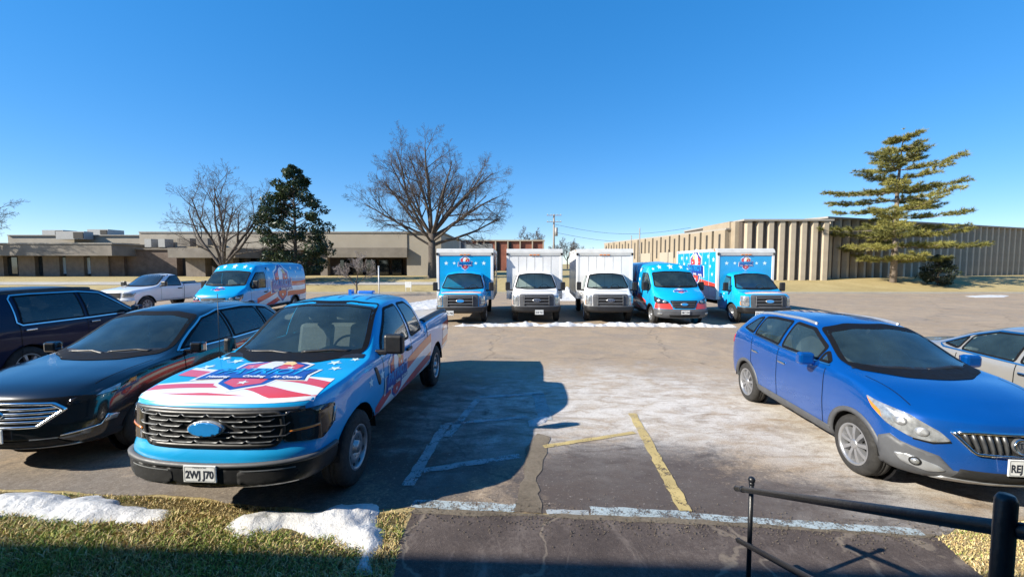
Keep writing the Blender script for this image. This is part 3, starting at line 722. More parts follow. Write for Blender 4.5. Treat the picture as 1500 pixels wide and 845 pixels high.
        for sx in (1, -1):
            overlay(t, 'headlight', M['lamp_clear'], [(pW, 'poly', ([(sx * u(.62, .07), .82), (sx * u(.62, .09), 1.03), (sx * u(.97, .45), 1.02), (sx * u(.95, .32), .84)],), dict(off=.012, skirt=.02))])
        overlay(t, 'bumper', M['chrome'], [(pW, 'poly', ([(-u(.97, .4), .44), (-u(.97, .4), .66), (u(.97, .4), .66), (u(.97, .4), .44)],), dict(off=.04, skirt=.05))])
    for y in wheelsy:
        for sx in (1, -1): add_wheel(t, sx, y, wz, .40, .235, .26, .995, 'steel' if wrap else 'spoke', 8, rz=.3)
    return t

def make_crossover(kind, label):
    "small blue crossover ('compact') or the bigger black one ('mid')"
    if kind == 'compact':
        t = thing('crossover_car', label, 'car'); L, WB, fo = 4.28, 2.555, .88; pm = 'paint_blue'; wr, wz, wh = .375, .335, .335
        keys = [(0, .32, .80, .82, .62, .88, .90), (.15, .27, .86, .89, .68, .95, .975), (.3, .26, .875, .96, .70, 1.01, 1.045), (.6, .26, .885, 1.03, .74, 1.075, 1.115), (.98, .25, .888, 1.085, .77, 1.12, 1.16), (1.25, .24, .888, 1.10, .74, 1.165, 1.27), (1.88, .24, .888, 1.115, .60, 1.49, 1.555), (2.1, .24, .888, 1.12, .585, 1.55, 1.61), (2.5, .24, .888, 1.13, .58, 1.58, 1.648),
                (3.2, .25, .888, 1.17, .57, 1.565, 1.635), (3.75, .27, .88, 1.20, .55, 1.50, 1.57), (3.98, .29, .87, 1.16, .58, 1.36, 1.41), (4.14, .34, .85, 1.02, .66, 1.10, 1.12), (L, .40, .80, .92, .66, .97, .99)]
        front = lambda x, z: .42 * x ** 2.6 + np.interp(z, [.25, .4, .6, .9, 1.0], [.07, .0, .02, .07, .12])
    else:
        t = thing('crossover_car', label, 'car'); L, WB, fo = 4.78, 2.85, .95; pm = 'paint_black'; wr, wz, wh = .40, .355, .355
        keys = [(0, .34, .86, .86, .66, .93, .95), (.15, .29, .92, .92, .72, .99, 1.01), (.7, .27, .96, 1.03, .80, 1.06, 1.09), (1.22, .26, .965, 1.08, .84, 1.11, 1.14), (1.5, .26, .965, 1.09, .80, 1.18, 1.30), (2.15, .26, .965, 1.10, .66, 1.55, 1.61), (2.4, .26, .965, 1.105, .64, 1.62, 1.69), (2.8, .26, .965, 1.11, .63, 1.65, 1.73),
                (3.7, .27, .965, 1.14, .61, 1.63, 1.70), (4.25, .29, .955, 1.17, .59, 1.54, 1.60), (4.5, .32, .94, 1.14, .63, 1.36, 1.40), (4.66, .36, .91, 1.05, .72, 1.12, 1.14), (L, .44, .86, .95, .74, 1.00, 1.02)]
        front = lambda x, z: .34 * x ** 2.6 + np.interp(z, [.28, .42, .6, .9, 1.0], [.06, .0, .0, .06, .12])
    lf = Loft(keys, L, ds=.032, fd=1.2, front=front, rear=lambda x, z: .22 * x ** 2.6, rnd=.10)
    ys = (fo, fo + WB)
    for y in ys: lf.cut_arch(y, wz, wr)
    pF = Proj(lf.bvh, FRONT); pT = Proj(lf.bvh, TOP, V=(0, 1, 0)); pW = Wrap(lf.bvh, 1.0, 1.0); pR = Proj(lf.bvh, (0, 1, 0))
    sides = [(Proj(lf.bvh, LEFT), 1), (Proj(lf.bvh, RIGHT, flip=True), -1)]
    u = pW.u; cmp_ = kind == 'compact'
    if cmp_:
        wsp = rpoly([(-.70, 1.175), (-.35, 1.155), (.35, 1.155), (.70, 1.175), (.565, 1.50), (.25, 1.555), (-.25, 1.555), (-.565, 1.50)], .05)
        wins = [[(1.62, 1.155), (1.62, 1.31), (2.02, 1.50), (2.42, 1.53), (2.42, 1.175)], [(2.52, 1.18), (2.52, 1.53), (3.0, 1.525), (3.26, 1.50), (3.24, 1.225)], [(3.31, 1.235), (3.34, 1.49), (3.48, 1.46), (3.66, 1.27)], [(1.40, 1.155), (1.57, 1.275), (1.57, 1.155)]]
        trim, tw = 'seam', .035
    else:
        wsp = rpoly([(-.76, 1.17), (-.4, 1.14), (.4, 1.14), (.76, 1.17), (.62, 1.56), (.3, 1.615), (-.3, 1.615), (-.62, 1.56)], .05)
        wins = [[(1.58, 1.16), (2.22, 1.53), (2.62, 1.60), (2.62, 1.16)], [(2.70, 1.165), (2.70, 1.605), (3.3, 1.60), (3.62, 1.57), (3.62, 1.18)], [(3.70, 1.20), (3.70, 1.56), (4.0, 1.52), (4.22, 1.30)]]
        trim, tw = 'seam', .035
    window(lf, t, pF, wsp, 'glass' if cmp_ else 'glass_tint', w=.05, name='windscreen')
    for pr, sx in sides:
        for wp in wins: window(lf, t, pr, rpoly(wp, .04), 'glass' if cmp_ else 'glass_tint', trim, tw, 'side_window')
    window(lf, t, pR, rpoly([(-.5, 1.18), (-.48, 1.44), (.48, 1.44), (.5, 1.18)] if cmp_ else [(-.55, 1.22), (-.5, 1.48), (.5, 1.48), (.55, 1.22)], .06), 'glass_dark', name='rear_window', hole=False)
    c = lf.cen; nz = lf.fn[:, 2]; k0 = wins[0][0][0] - (.22 if cmp_ else .05)
    dr = [(k0, wins[1][0][0] - .05), (wins[1][0][0] - .05, wins[1][-1][0] + .02)]
    cl = [('hood', (nz > .4) & (c[:, 1] < (1.0 if cmp_ else 1.25)) & (np.abs(c[:, 0]) < (.68 if cmp_ else .78)) & (c[:, 2] > .82)), ('roof', (nz > .6) & (c[:, 2] > (1.5 if cmp_ else 1.58)))]
    for a, b in dr:
        for sx in (1, -1): cl.append(('door.%d%g' % (sx, a), lf.rect(a, b, .42, 1.5, sx)))
    P = lf.build(t, cl, {'body': M[pm]})
    clad = 'grey_plastic' if cmp_ else 'black'
    arch_liner(t, lf, flare=clad if cmp_ else None, fw=.055)
    zt = .40 if cmp_ else .36
    for pr, sx in sides:
        overlay(t, 'sill_cladding', M[clad], [(pr, 'poly', ([(ys[0] + wr + .01, .27), (ys[0] + wr + .01, zt), (ys[1] - wr - .01, zt + .02), (ys[1] - wr - .01, .27)],), dict(off=.012, skirt=.02, res=.1))])
        sm = [(pr, 'ribbon', ([(a, zt), (a, wins[0][0][1] - .02)], .010), dict(off=.003)) for a in [dr[0][0], dr[0][1]]] + [(pr, 'ribbon', ([(dr[1][1], wins[0][0][1]), (dr[1][1], .75), (ys[1] - .30, .62), (ys[1] - wr, zt)], .010), dict(off=.003))]
        overlay(t, 'panel_gap', M['seam'], sm, True)
        for a, b in dr:
            h = MB(); x0, x1 = sorted((sx * (lf.W - .015), sx * (lf.W + .022))); h.bbox(x0, x1, b - .24, b - .06, .93, .965, .012); h.build('door_handle', M['chrome' if cmp_ else 'black'], P['door.%d%g' % (sx, a)])
        mirror(t, sx, lf.W + .02, wins[0][0][0] - (.10 if cmp_ else .02), wins[0][0][1] - .06, pm, w=.19, h=.16)
        if cmp_:
            overlay(t, 'roof_rail', M['silver_plastic'], [(pT, 'ribbon', ([(sx * .545, 2.10), (sx * .55, 2.8), (sx * .53, 3.6)], .026), dict(off=.028, skirt=.03))], True)
            overlay(t, 'window_molding', M['chrome'], [(pr, 'ribbon', ([(1.38, 1.135), (1.7, 1.135), (2.42, 1.152), (3.24, 1.205), (3.42, 1.22), (3.70, 1.26)], .016), dict(off=.010))])
            overlay(t, 'tail_light', M['lamp_red'], [(pr, 'poly', ([(3.98, .95), (3.92, 1.10), (4.10, 1.10), (4.18, .92)],), dict(off=.01, skirt=.02))])
        else:
            overlay(t, 'window_molding', M['chrome'], [(pr, 'ribbon', ([(1.50, 1.14), (1.56, 1.17), (1.9, 1.375), (2.22, 1.545), (2.62, 1.625), (3.3, 1.63), (3.7, 1.60), (4.02, 1.55), (4.25, 1.32), (4.2, 1.22), (3.62, 1.16), (2.62, 1.14)], .018), dict(off=.011, closed=True))])
            overlay(t, 'tail_light', M['lamp_red'], [(pr, 'poly', ([(4.42, 1.0), (4.38, 1.12), (4.6, 1.10), (4.66, .98)],), dict(off=.01, skirt=.02))])
    # nose
    if cmp_:
        gp_ = rpoly([(-.50, .795), (-.36, .62), (.36, .62), (.50, .795), (.3, .815), (-.3, .815)], .03)
        overlay(t, 'grille', M['under'], [(pF, 'poly', (gp_,), dict(off=.008, res=.08))])
        bars = []
        for i in range(-7, 8):
            x = i * .058
            if abs(x) < .07: continue
            lo, hi = (.63 if abs(x) < .37 else .63 + (abs(x) - .37) / .13 * .16), .795
            xo = .018 * (1 if x > 0 else -1)
            bars.append((pF, 'ribbon', ([(x * .93, lo), (x, (lo + hi) / 2 + .02), (x + xo * .8, hi)], .022), dict(off=.028, skirt=.025)))
        overlay(t, 'grille_bar', M['grille_grey'], bars, True)
        overlay(t, 'grille_frame', M['chrome'], [(pF, 'ribbon', (gp_, .022), dict(off=.03, closed=True, skirt=.03))])
        bd = MB(); pF.poly(bd, ellipse(0, .715, .072, .072, 28), .034, 0, .08, .03); pF.ribbon(bd, ellipse(0, .715, .066, .066, 28), .012, .042, 1, True, skirt=.012)
        for dx in (-.027, 0, .027): pF.ribbon(bd, [(dx - .013, .75), (dx - .013, .715), (dx, .692), (dx + .013, .715), (dx + .013, .75), (dx - .013, .75)], .006, .040, 1)
        bd.build('badge', [M['grey_plastic'], M['chrome']], t)
        for sx in (1, -1):
            q = lambda p: [(sx * a, b) for a, b in p]
            l = overlay(t, 'headlight', M['lamp_clear'], [(pW, 'poly', (q(rpoly([(u(.52, .09), .700), (u(.58, .15), .775), (u(.72, .33), .885), (u(.83, .72), .970), (u(.865, .62), .875), (u(.845, .45), .755), (u(.76, .27), .675), (u(.64, .15), .665)], .02)),), dict(off=.010, skirt=.02, res=.05))])
            overlay(l, 'indicator', M['lamp_amber'], [(pW, 'poly', (q([(u(.835, .70), .955), (u(.862, .61), .87), (u(.85, .50), .80), (u(.83, .54), .86)]),), dict(off=.014))])
            overlay(l, 'lamp_projector', M['silver_plastic'], [(pW, 'poly', (q(ellipse(u(.69, .22), .745, .055, .045, 14)),), dict(off=.014, skirt=.004)), (pW, 'poly', (q(ellipse(u(.78, .36), .81, .05, .045, 14)),), dict(off=.014, skirt=.004))], True)
            overlay(t, 'headlight_edge', M['seam'], [(pW, 'ribbon', (q([(u(.52, .09), .690), (u(.64, .15), .655), (u(.74, .26), .664)]), .016), dict(off=.006))])
        e = u(.885, .50); eb = u(.84, .30)
        overlay(t, 'bumper_cladding', M['grey_plastic'], [(pW, 'poly', ([(-e, .27), (-e, .60), (-u(.86, .40), .655), (-eb, .61), (-u(.60, .12), .545), (-u(.5, .09), .43), (u(.5, .09), .43), (u(.60, .12), .545), (eb, .61), (u(.86, .40), .655), (e, .60), (e, .27), (u(.6, .1), .26), (-u(.6, .1), .26)],), dict(off=.014, skirt=.03, res=.07))])
        overlay(t, 'lower_intake', M['under'], [(pF, 'poly', ([(-.50, .36), (-.46, .46), (.46, .46), (.50, .36)],), dict(off=.024, skirt=.01))])
        overlay(t, 'skid_plate', M['silver_plastic'], [(pF, 'poly', ([(-.62, .26), (-.55, .345), (.55, .345), (.62, .26)],), dict(off=.035, skirt=.04))])
        for sx in (1, -1):
            q = lambda p: [(sx * a, b) for a, b in p]
            k = overlay(t, 'fog_light_bezel', M['silver_plastic'], [(pW, 'poly', (q(rpoly([(u(.55, .10), .415), (u(.60, .12), .45), (u(.76, .25), .50), (u(.84, .36), .485), (u(.80, .30), .41), (u(.66, .16), .37)], .02)),), dict(off=.022, skirt=.01))])
            overlay(k, 'fog_light', [M['lamp_clear'], M['under']], [(pW, 'poly', (q(ellipse(u(.74, .22), .452, .046, .042, 18)),), dict(off=.030, skirt=.008, mi=1)), (pW, 'poly', (q(ellipse(u(.74, .22), .452, .032, .030, 18)),), dict(off=.034, skirt=.004))])
        plate(t, 'REJ U7Z', 0, -.03, .535, .31, .16)
    else:
        gp_ = rpoly([(-.66, .76), (-.46, .60), (.46, .60), (.66, .76), (.56, .835), (.3, .85), (-.3, .85), (-.56, .835)], .02)
        overlay(t, 'grille', M['under'], [(pF, 'poly', (gp_,), dict(off=.008, res=.08))])
        for z, w in ((.655, .50), (.70, .56), (.745, .61), (.79, .60)):
            overlay(t, 'grille_bar', M['chrome'], [(pF, 'ribbon', ([(-w, z), (w, z)], .024), dict(off=.028, skirt=.02))], True)
        overlay(t, 'grille_frame', M['chrome'], [(pF, 'ribbon', (gp_, .026), dict(off=.03, closed=True, skirt=.03))])
        overlay(t, 'badge', [M['oval_dark'], M['chrome']], [(pF, 'poly', (ellipse(0, .735, .125, .052, 28),), dict(off=.04, skirt=.03, mi=1)), (pF, 'poly', (ellipse(0, .735, .112, .042, 28),), dict(off=.045)), (pF, 'text', ('Ford', 0, .735, .07), dict(off=.047, mi=1, shear=.25, width=.15))])
        for sx in (1, -1):
            q = lambda p: [(sx * a, b) for a, b in p]
            l = overlay(t, 'headlight', M['lamp_smoke'], [(pW, 'poly', (q(rpoly([(u(.67, .14), .80), (u(.70, .16), .86), (u(.86, .36), .925), (u(.95, .75), .99), (u(.955, .70), .93), (u(.92, .46), .86)], .02)),), dict(off=.010, skirt=.02))])
            overlay(l, 'lamp_reflector', M['lamp_clear'], [(pW, 'poly', (q([(u(.84, .32), .865), (u(.87, .38), .905), (u(.93, .55), .95), (u(.93, .52), .89)]),), dict(off=.014))])
            overlay(l, 'indicator', M['lamp_amber'], [(pW, 'poly', (q([(u(.94, .62), .93), (u(.945, .66), .97), (u(.955, .74), .982), (u(.955, .72), .94)]),), dict(off=.015))])
            overlay(t, 'fog_trim', M['chrome'], [(pW, 'ribbon', (q([(u(.62, .12), .475), (u(.86, .34), .525), (u(.89, .40), .63)]), .016), dict(off=.02, skirt=.01))])
            overlay(t, 'fog_light', M['lamp_clear'], [(pW, 'poly', (q([(u(.875, .36), .545), (u(.89, .40), .63), (u(.925, .50), .60), (u(.92, .47), .55)]),), dict(off=.014, skirt=.01))])
        overlay(t, 'lower_intake', M['under'], [(pF, 'poly', ([(-.70, .36), (-.60, .44), (.60, .44), (.70, .36)],), dict(off=.012))])
        overlay(t, 'skid_trim', M['silver_plastic'], [(pF, 'ribbon', ([(-.72, .335), (-.4, .322), (.4, .322), (.72, .335)], .022), dict(off=.03, skirt=.03)), (pF, 'ribbon', ([(-.62, .455), (-.38, .455)], .014), dict(off=.02)), (pF, 'ribbon', ([(.38, .455), (.62, .455)], .014), dict(off=.02))], True)
        plate(t, '4KA 17Y', 0, -.035, .515, .31, .155)
        mb = MB(); mb.tube([(.02, 2.02, 1.55), (.02, 2.0, 1.40), (.03, 2.0, 1.30)], .008, 5); mb.ball((.03, 2.0, 1.28), .03, 6); mb.ball((.02, 2.0, 1.40), .022, 6); mb.build('mirror_charm', M['wrap_white'], t)
    overlay(t, 'hood_gap', M['seam'], [(pT, 'ribbon', ([(x, .40), (x * 1.07, .95 if cmp_ else 1.15)], .008), dict(off=.002)) for x in ((-.66, .66) if cmp_ else (-.76, .76))], True)
    y = 1.0 if cmp_ else 1.22
    overlay(t, 'cowl', M['black'], [(pT, 'ribbon', ([(-.70, y + .19), (-.35, y + .07), (0, y + .04), (.35, y + .07), (.70, y + .19)], .09), dict(off=.006))])
    zz = 1.18 if cmp_ else 1.18
    wiper(t, pF, [(-.55, zz), (-.2, zz + .01), (.02, zz - .02)]); wiper(t, pF, [(.05, zz), (.4, zz + .02), (.60, zz)])
    cabin(t, 1.45 if cmp_ else 1.70, 1.10 if cmp_ else 1.15, .68 if cmp_ else .74, 1.6, 'dash' if not cmp_ else 'dash', rows=2)
    for yy in ys:
        for sx in (1, -1): add_wheel(t, sx, yy, wz, wh, .228 if cmp_ else .245, .225, lf.W - .02, 'spoke', 9 if cmp_ else 10, 'steel', rz=.2)
    return t

def make_plain_car(kind, label):
    "the dark full-size estate and the beige saloon, of which only sides and roofs show"
    if kind == 'suv':
        t = thing('sport_utility_vehicle', label, 'car'); L, pm, W_ = 5.3, 'paint_navy', 1.0; wr, wz, wh, ys = .43, .39, .39, (1.0, 4.05)
        keys = [(0, .40, .92, 1.00, .74, 1.06, 1.08), (.15, .36, .97, 1.06, .80, 1.12, 1.14), (.8, .36, 1.0, 1.14, .86, 1.18, 1.22), (1.35, .36, 1.0, 1.18, .88, 1.22, 1.26), (1.6, .36, 1.0, 1.19, .84, 1.30, 1.42), (2.2, .36, 1.0, 1.20, .72, 1.74, 1.81), (2.5, .36, 1.0, 1.20, .70, 1.82, 1.89), (3.2, .36, 1.0, 1.20, .69, 1.85, 1.925), (4.6, .38, 1.0, 1.21, .68, 1.82, 1.90), (5.05, .42, .99, 1.21, .70, 1.68, 1.74), (5.2, .46, .97, 1.18, .78, 1.34, 1.38), (L, .5, .95, 1.0, .82, 1.12, 1.14)]
        wsp = [(-.80, 1.30), (-.4, 1.27), (.4, 1.27), (.80, 1.30), (.66, 1.74), (.3, 1.80), (-.3, 1.80), (-.66, 1.74)]
        wins = [[(1.74, 1.25), (2.42, 1.72), (2.84, 1.77), (2.84, 1.24)], [(2.93, 1.24), (2.93, 1.775), (4.06, 1.765), (4.12, 1.24)]]
        mold = [(1.66, 1.22), (1.74, 1.27), (2.40, 1.735), (2.84, 1.79), (3.8, 1.80), (4.10, 1.79), (4.17, 1.72), (4.20, 1.27), (4.12, 1.21), (2.84, 1.205)]
        rear = lambda x, z: .10 * x ** 3
    else:
        t = thing('saloon_car', label, 'car'); L, pm, W_ = 4.85, 'paint_silver', .92; wr, wz, wh, ys = .36, .33, .33, (.95, 3.72)
        keys = [(0, .30, .80, .66, .60, .72, .74), (.15, .25, .86, .72, .66, .79, .81), (.7, .23, .91, .88, .74, .90, .93), (1.25, .22, .918, .94, .80, .96, 1.0), (1.5, .22, .918, .95, .76, 1.02, 1.10), (2.2, .22, .918, .955, .60, 1.32, 1.40), (2.6, .22, .918, .96, .57, 1.40, 1.455), (3.1, .22, .918, .97, .56, 1.395, 1.455), (3.6, .24, .91, .99, .58, 1.28, 1.35), (4.15, .26, .90, 1.0, .70, 1.05, 1.10), (4.6, .30, .88, .98, .70, 1.02, 1.05), (L, .36, .84, .92, .68, .96, .98)]
        wsp = [(-.70, 1.04), (-.3, 1.0), (.3, 1.0), (.70, 1.04), (.56, 1.34), (.2, 1.39), (-.2, 1.39), (-.56, 1.34)]
        wins = [[(1.66, .985), (2.24, 1.29), (2.66, 1.36), (2.66, .99)], [(2.74, .99), (2.74, 1.36), (3.2, 1.345), (3.50, 1.24), (3.50, 1.02)], [(3.56, 1.03), (3.56, 1.22), (3.84, 1.07)]]
        mold = [(1.58, .96), (1.66, 1.0), (2.22, 1.305), (2.66, 1.378), (3.2, 1.365), (3.55, 1.255), (3.9, 1.05), (3.8, 1.01), (2.66, .968)]
        rear = lambda x, z: .28 * x ** 2.6
    lf = Loft(keys, L, ds=.04, fd=1.2, front=lambda x, z: .35 * x ** 2.6 + np.interp(z, [.3, .45, .7, 1.1], [.06, 0, .02, .12]), rear=rear, rnd=.10)
    for y in ys: lf.cut_arch(y, wz, wr)
    pF = Proj(lf.bvh, FRONT); pT = Proj(lf.bvh, TOP, V=(0, 1, 0)); pW = Wrap(lf.bvh, 1.0, 1.0); pR = Proj(lf.bvh, (0, 1, 0))
    sides = [(Proj(lf.bvh, LEFT), 1), (Proj(lf.bvh, RIGHT, flip=True), -1)]; u = pW.u
    window(lf, t, pF, rpoly(wsp, .05), 'glass_tint', name='windscreen')
    for pr, sx in sides:
        for wp in wins: window(lf, t, pr, rpoly(wp, .04), 'glass_tint' if kind == 'suv' else 'glass', 'seam', .03, 'side_window')
        overlay(t, 'window_molding', M['chrome'], [(pr, 'ribbon', (mold, .022), dict(off=.010, closed=True))])
    z0 = wins[0][0][1]
    window(lf, t, pR, [(-.55, z0 + .12), (-.5, z0 + (.45 if kind == 'suv' else .28)), (.5, z0 + (.45 if kind == 'suv' else .28)), (.55, z0 + .12)], 'glass_dark', name='rear_window', hole=False)
    dr = [(wins[0][0][0] - .12, wins[1][0][0] - .04), (wins[1][0][0] - .04, wins[1][-1][0] + .05)]
    cl = [('hood', (lf.fn[:, 2] > .4) & (lf.cen[:, 1] < 1.25) & (np.abs(lf.cen[:, 0]) < .78) & (lf.cen[:, 2] > .7)), ('roof', (lf.fn[:, 2] > .6) & (lf.cen[:, 2] > (1.75 if kind == 'suv' else 1.36)))]
    for a, b in dr:
        for sx in (1, -1): cl.append(('door.%d%g' % (sx, a), lf.rect(a, b, .42, 1.7, sx)))
    P = lf.build(t, cl, {'body': M[pm]})
    arch_liner(t, lf)
    for pr, sx in sides:
        overlay(t, 'panel_gap', M['seam'], [(pr, 'ribbon', ([(a, .42), (a, z0 - .03)], .012), dict(off=.003)) for a in (dr[0][0], dr[0][1], dr[1][1])], True)
        for a, b in dr:
            h = MB(); x0, x1 = sorted((sx * (lf.W - .015), sx * (lf.W + .025))); h.bbox(x0, x1, b - .26, b - .06, z0 - .16, z0 - .12, .012); h.build('door_handle', M['chrome'], P['door.%d%g' % (sx, a)])
        mirror(t, sx, lf.W + .03, wins[0][0][0] + .02, z0 - .05, pm, w=.22, h=.19)
        overlay(t, 'headlight', M['lamp_clear'], [(pW, 'poly', ([(sx * u(.58, .1), keys[0][3] - .16), (sx * u(.60, .12), keys[0][3] - .03), (sx * u(.88, .5), keys[1][3] + .02), (sx * u(.88, .42), keys[0][3] - .1)],), dict(off=.012, skirt=.02))])
        overlay(t, 'tail_light', M['lamp_red'], [(pr, 'poly', ([(L - .30, z0 - .22), (L - .30, z0 - .06), (L - .10, z0 - .08), (L - .10, z0 - .22)],), dict(off=.01, skirt=.015))])
    overlay(t, 'grille', M['black'], [(pF, 'poly', ([(-.5, keys[0][3] - .26), (-.5, keys[0][3] - .06), (.5, keys[0][3] - .06), (.5, keys[0][3] - .26)],), dict(off=.01))])
    if kind == 'suv': overlay(t, 'roof_rail', M['black'], [(pT, 'ribbon', ([(sx * .66, 2.5), (sx * .67, 3.5), (sx * .65, 4.7)], .04), dict(off=.05, skirt=.05)) for sx in (1, -1)], True)
    cabin(t, wins[0][0][0] + .05, z0 - .02, .74, 1.6, 'seat_grey', rows=2, rdz=.5 if kind == 'suv' else .70)
    for y in ys:
        for sx in (1, -1): add_wheel(t, sx, y, wz, wh, .24, .23, lf.W - .02, 'spoke', 7, 'steel')
    return t

def make_van(label, group=None):
    t = thing('cargo_van', label, 'van', group=group); L, W_ = 5.98, 1.03
    keys = [(0, .34, .94, 1.04, .82, 1.12, 1.15), (.15, .30, .98, 1.12, .86, 1.20, 1.24), (.55, .30, 1.02, 1.25, .90, 1.34, 1.41), (.78, .30, 1.03, 1.29, .91, 1.40, 1.48), (.95, .30, 1.03, 1.30, .90, 1.54, 1.64), (1.48, .30, 1.03, 1.31, .86, 2.06, 2.15), (1.8, .30, 1.03, 1.32, .86, 2.32, 2.42), (2.5, .30, 1.03, 1.32, .82, 2.36, 2.48), (3.2, .32, 1.03, 1.34, .84, 2.40, 2.52), (L - .1, .34, 1.03, 1.34, .84, 2.38, 2.50), (L, .36, 1.02, 1.34, .83, 2.34, 2.46)]
    lf = Loft(keys, L, ds=.05, fd=1.2, front=lambda x, z: .26 * x ** 2.4 + np.interp(z, [.3, .45, .6, .7, 1.05, 1.2], [.06, 0, 0, .06, .14, .22]), rear=lambda x, z: .03 * x ** 4)
    ys = (1.0, 4.75); wz = .36
    for y in ys: lf.cut_arch(y, wz, .42)
    pF = Proj(lf.bvh, FRONT); pT = Proj(lf.bvh, TOP, V=(0, 1, 0)); pW = Wrap(lf.bvh, 1.0, 1.0); u = pW.u
    sides = [(Proj(lf.bvh, LEFT), 1), (Proj(lf.bvh, RIGHT, flip=True), -1)]
    window(lf, t, pF, rpoly([(-.86, 1.50), (-.4, 1.47), (.4, 1.47), (.86, 1.50), (.80, 2.04), (.3, 2.09), (-.3, 2.09), (-.80, 2.04)], .06), 'glass', name='windscreen')
    for pr, sx in sides: window(lf, t, pr, rpoly([(1.10, 1.36), (1.10, 1.50), (1.62, 2.02), (2.20, 2.02), (2.20, 1.33)], .05), 'glass', w=.04, name='side_window')
    c = lf.cen; nz = lf.fn[:, 2]
    cl = [('hood', (nz > .35) & (c[:, 1] < .9) & (np.abs(c[:, 0]) < .86) & (c[:, 2] > 1.0)), ('roof', (nz > .6) & (c[:, 2] > 2.2))]
    for sx in (1, -1): cl += [('door.%d' % sx, lf.rect(1.08, 2.32, .45, 2.05, sx)), ('sliding_door.%d' % sx, lf.rect(2.32, 3.6, .45, 2.05, sx))]
    P = lf.build(t, cl, {'body': M['wrap_blue']}); arch_liner(t, lf, flare='black', fw=.06)
    for pr, sx in sides:
        overlay(t, 'panel_gap', M['seam'], [(pr, 'ribbon', ([(a, .45), (a, b)], .014), dict(off=.003)) for a, b in ((1.08, 1.3), (2.32, 2.1), (3.62, 2.1))], True)
        overlay(t, 'side_cladding', M['black'], [(pr, 'poly', ([(a, .33), (a, .50), (b, .50), (b, .36)],), dict(off=.012, skirt=.02, res=.15)) for a, b in ((1.48, 4.28), (5.23, 5.9))], True)
        h = MB(); x0, x1 = sorted((sx * 1.015, sx * 1.055)); h.bbox(x0, x1, 2.05, 2.25, 1.10, 1.16, .015); h.build('door_handle', M['black'], P['door.%d' % sx])
        mirror(t, sx, 1.04, 1.20, 1.32, 'black', w=.22, h=.36)
        overlay(t, 'tail_light', M['lamp_red'], [(pr, 'poly', ([(L - .16, 1.0), (L - .16, 1.5), (L - .04, 1.5), (L - .04, 1.0)],), dict(off=.01, skirt=.01))])
    overlay(t, 'grille', M['black'], [(pW, 'poly', (rpoly([(u(-.40, .05), .70), (u(-.55, .16), 1.0), (u(.55, .16), 1.0), (u(.40, .05), .70)], .05),), dict(off=.012, skirt=.01))])
    overlay(t, 'grille_bar', M['grey_plastic'], [(pF, 'ribbon', ([(-.46, z), (.46, z)], .02), dict(off=.025, skirt=.015)) for z in (.76, .82, .88, .94)], True)
    overlay(t, 'badge', [M['oval_blue'], M['silver_plastic']], [(pF, 'poly', (ellipse(0, .86, .14, .055),), dict(off=.04, skirt=.03, mi=1)), (pF, 'poly', (ellipse(0, .86, .125, .044),), dict(off=.045))])
    for sx in (1, -1):
        q = lambda p: [(sx * a, b) for a, b in p]
        overlay(t, 'corner_wrap', M['wrap_red'], [(pW, 'poly', (q([(u(.44, .06), .68), (u(.54, .14), .90), (u(.96, .46), .90), (u(.98, .52), .68)]),), dict(off=.008))])
        l = overlay(t, 'headlight', M['lamp_smoke'], [(pW, 'poly', (q(rpoly([(u(.57, .17), .88), (u(.58, .18), .96), (u(.80, .36), 1.07), (u(.97, .62), 1.15), (u(.975, .55), .95), (u(.9, .36), .87)], .03)),), dict(off=.014, skirt=.02))])
        overlay(l, 'lamp_projector', M['lamp_clear'], [(pW, 'poly', (q(ellipse(u(x, y), z, .065, .055, 14)),), dict(off=.02, skirt=.006)) for x, y, z in ((.68, .26, .955), (.84, .38, .985))], True)
        overlay(t, 'fog_light', M['lamp_clear'], [(pW, 'poly', (q(ellipse(u(.82, .26), .50, .10, .04, 12)),), dict(off=.05, skirt=.01))])
    cabin(t, 1.02, 1.46, .82, 2.1, rows=1, dash=.3); bk = MB(); bk.box(-.9, .9, 2.42, 2.46, .6, 2.25); bk.build('bulkhead', M['dash'], t)
    e = u(1.0, .56)
    overlay(t, 'bumper', M['grey_plastic'], [(pW, 'poly', (rpoly([(-e, .34), (-e, .66), (-u(.6, .1), .68), (u(.6, .1), .68), (e, .66), (e, .34), (u(.7, .1), .28), (-u(.7, .1), .28)], .05),), dict(off=.03, skirt=.05))])
    overlay(t, 'lower_intake', M['under'], [(pF, 'poly', (rpoly([(-.55, .36), (-.6, .46), (.6, .46), (.55, .36)], .02),), dict(off=.036))])
    plate(t, '8KC 2V4', 0, -.05, .56, .32, .16)
    wiper(t, pF, [(-.6, 1.52), (0, 1.53)]); wiper(t, pF, [(.1, 1.52), (.65, 1.54)])
    for pr, sx in sides:
        mb = MB(); bs = lambda s: .55 + .95 * (1 - math.exp(-max(0, s - 1.3) / 2.3)) + .06 * math.sin(2 * s)
        for s0, s1, fl in ((1.5, 4.26, .51), (4.26, 5.22, .80), (5.22, 5.92, .51)):
            for lo, hi, mi in ((.0, .24, 1), (-.24, .0, 0), (-.48, -.24, 1), (-.9, -.48, 0)):
                xs = [s for s in np.linspace(s0, s1, 24) if bs(s) + hi > fl + .03]
                if len(xs) > 2: band(pr, mb, xs, lambda s: max(fl, bs(s) + lo), lambda s: max(fl + .003, bs(s) + hi), .004, mi, .2)
        for a, b, r_ in ((2.5, 1.75, .11), (2.6, 2.15, .13), (2.45, 1.2, .09), (4.55, 2.2, .12), (4.95, 2.0, .10), (5.3, 2.2, .11), (5.7, 2.1, .11), (5.0, 1.75, .08)): pr.poly(mb, star(a, b, r_), .005, 2)
        mb.build('flag_wrap', [M['wrap_white'], M['wrap_red'], M['star']], t)
    mb = MB()
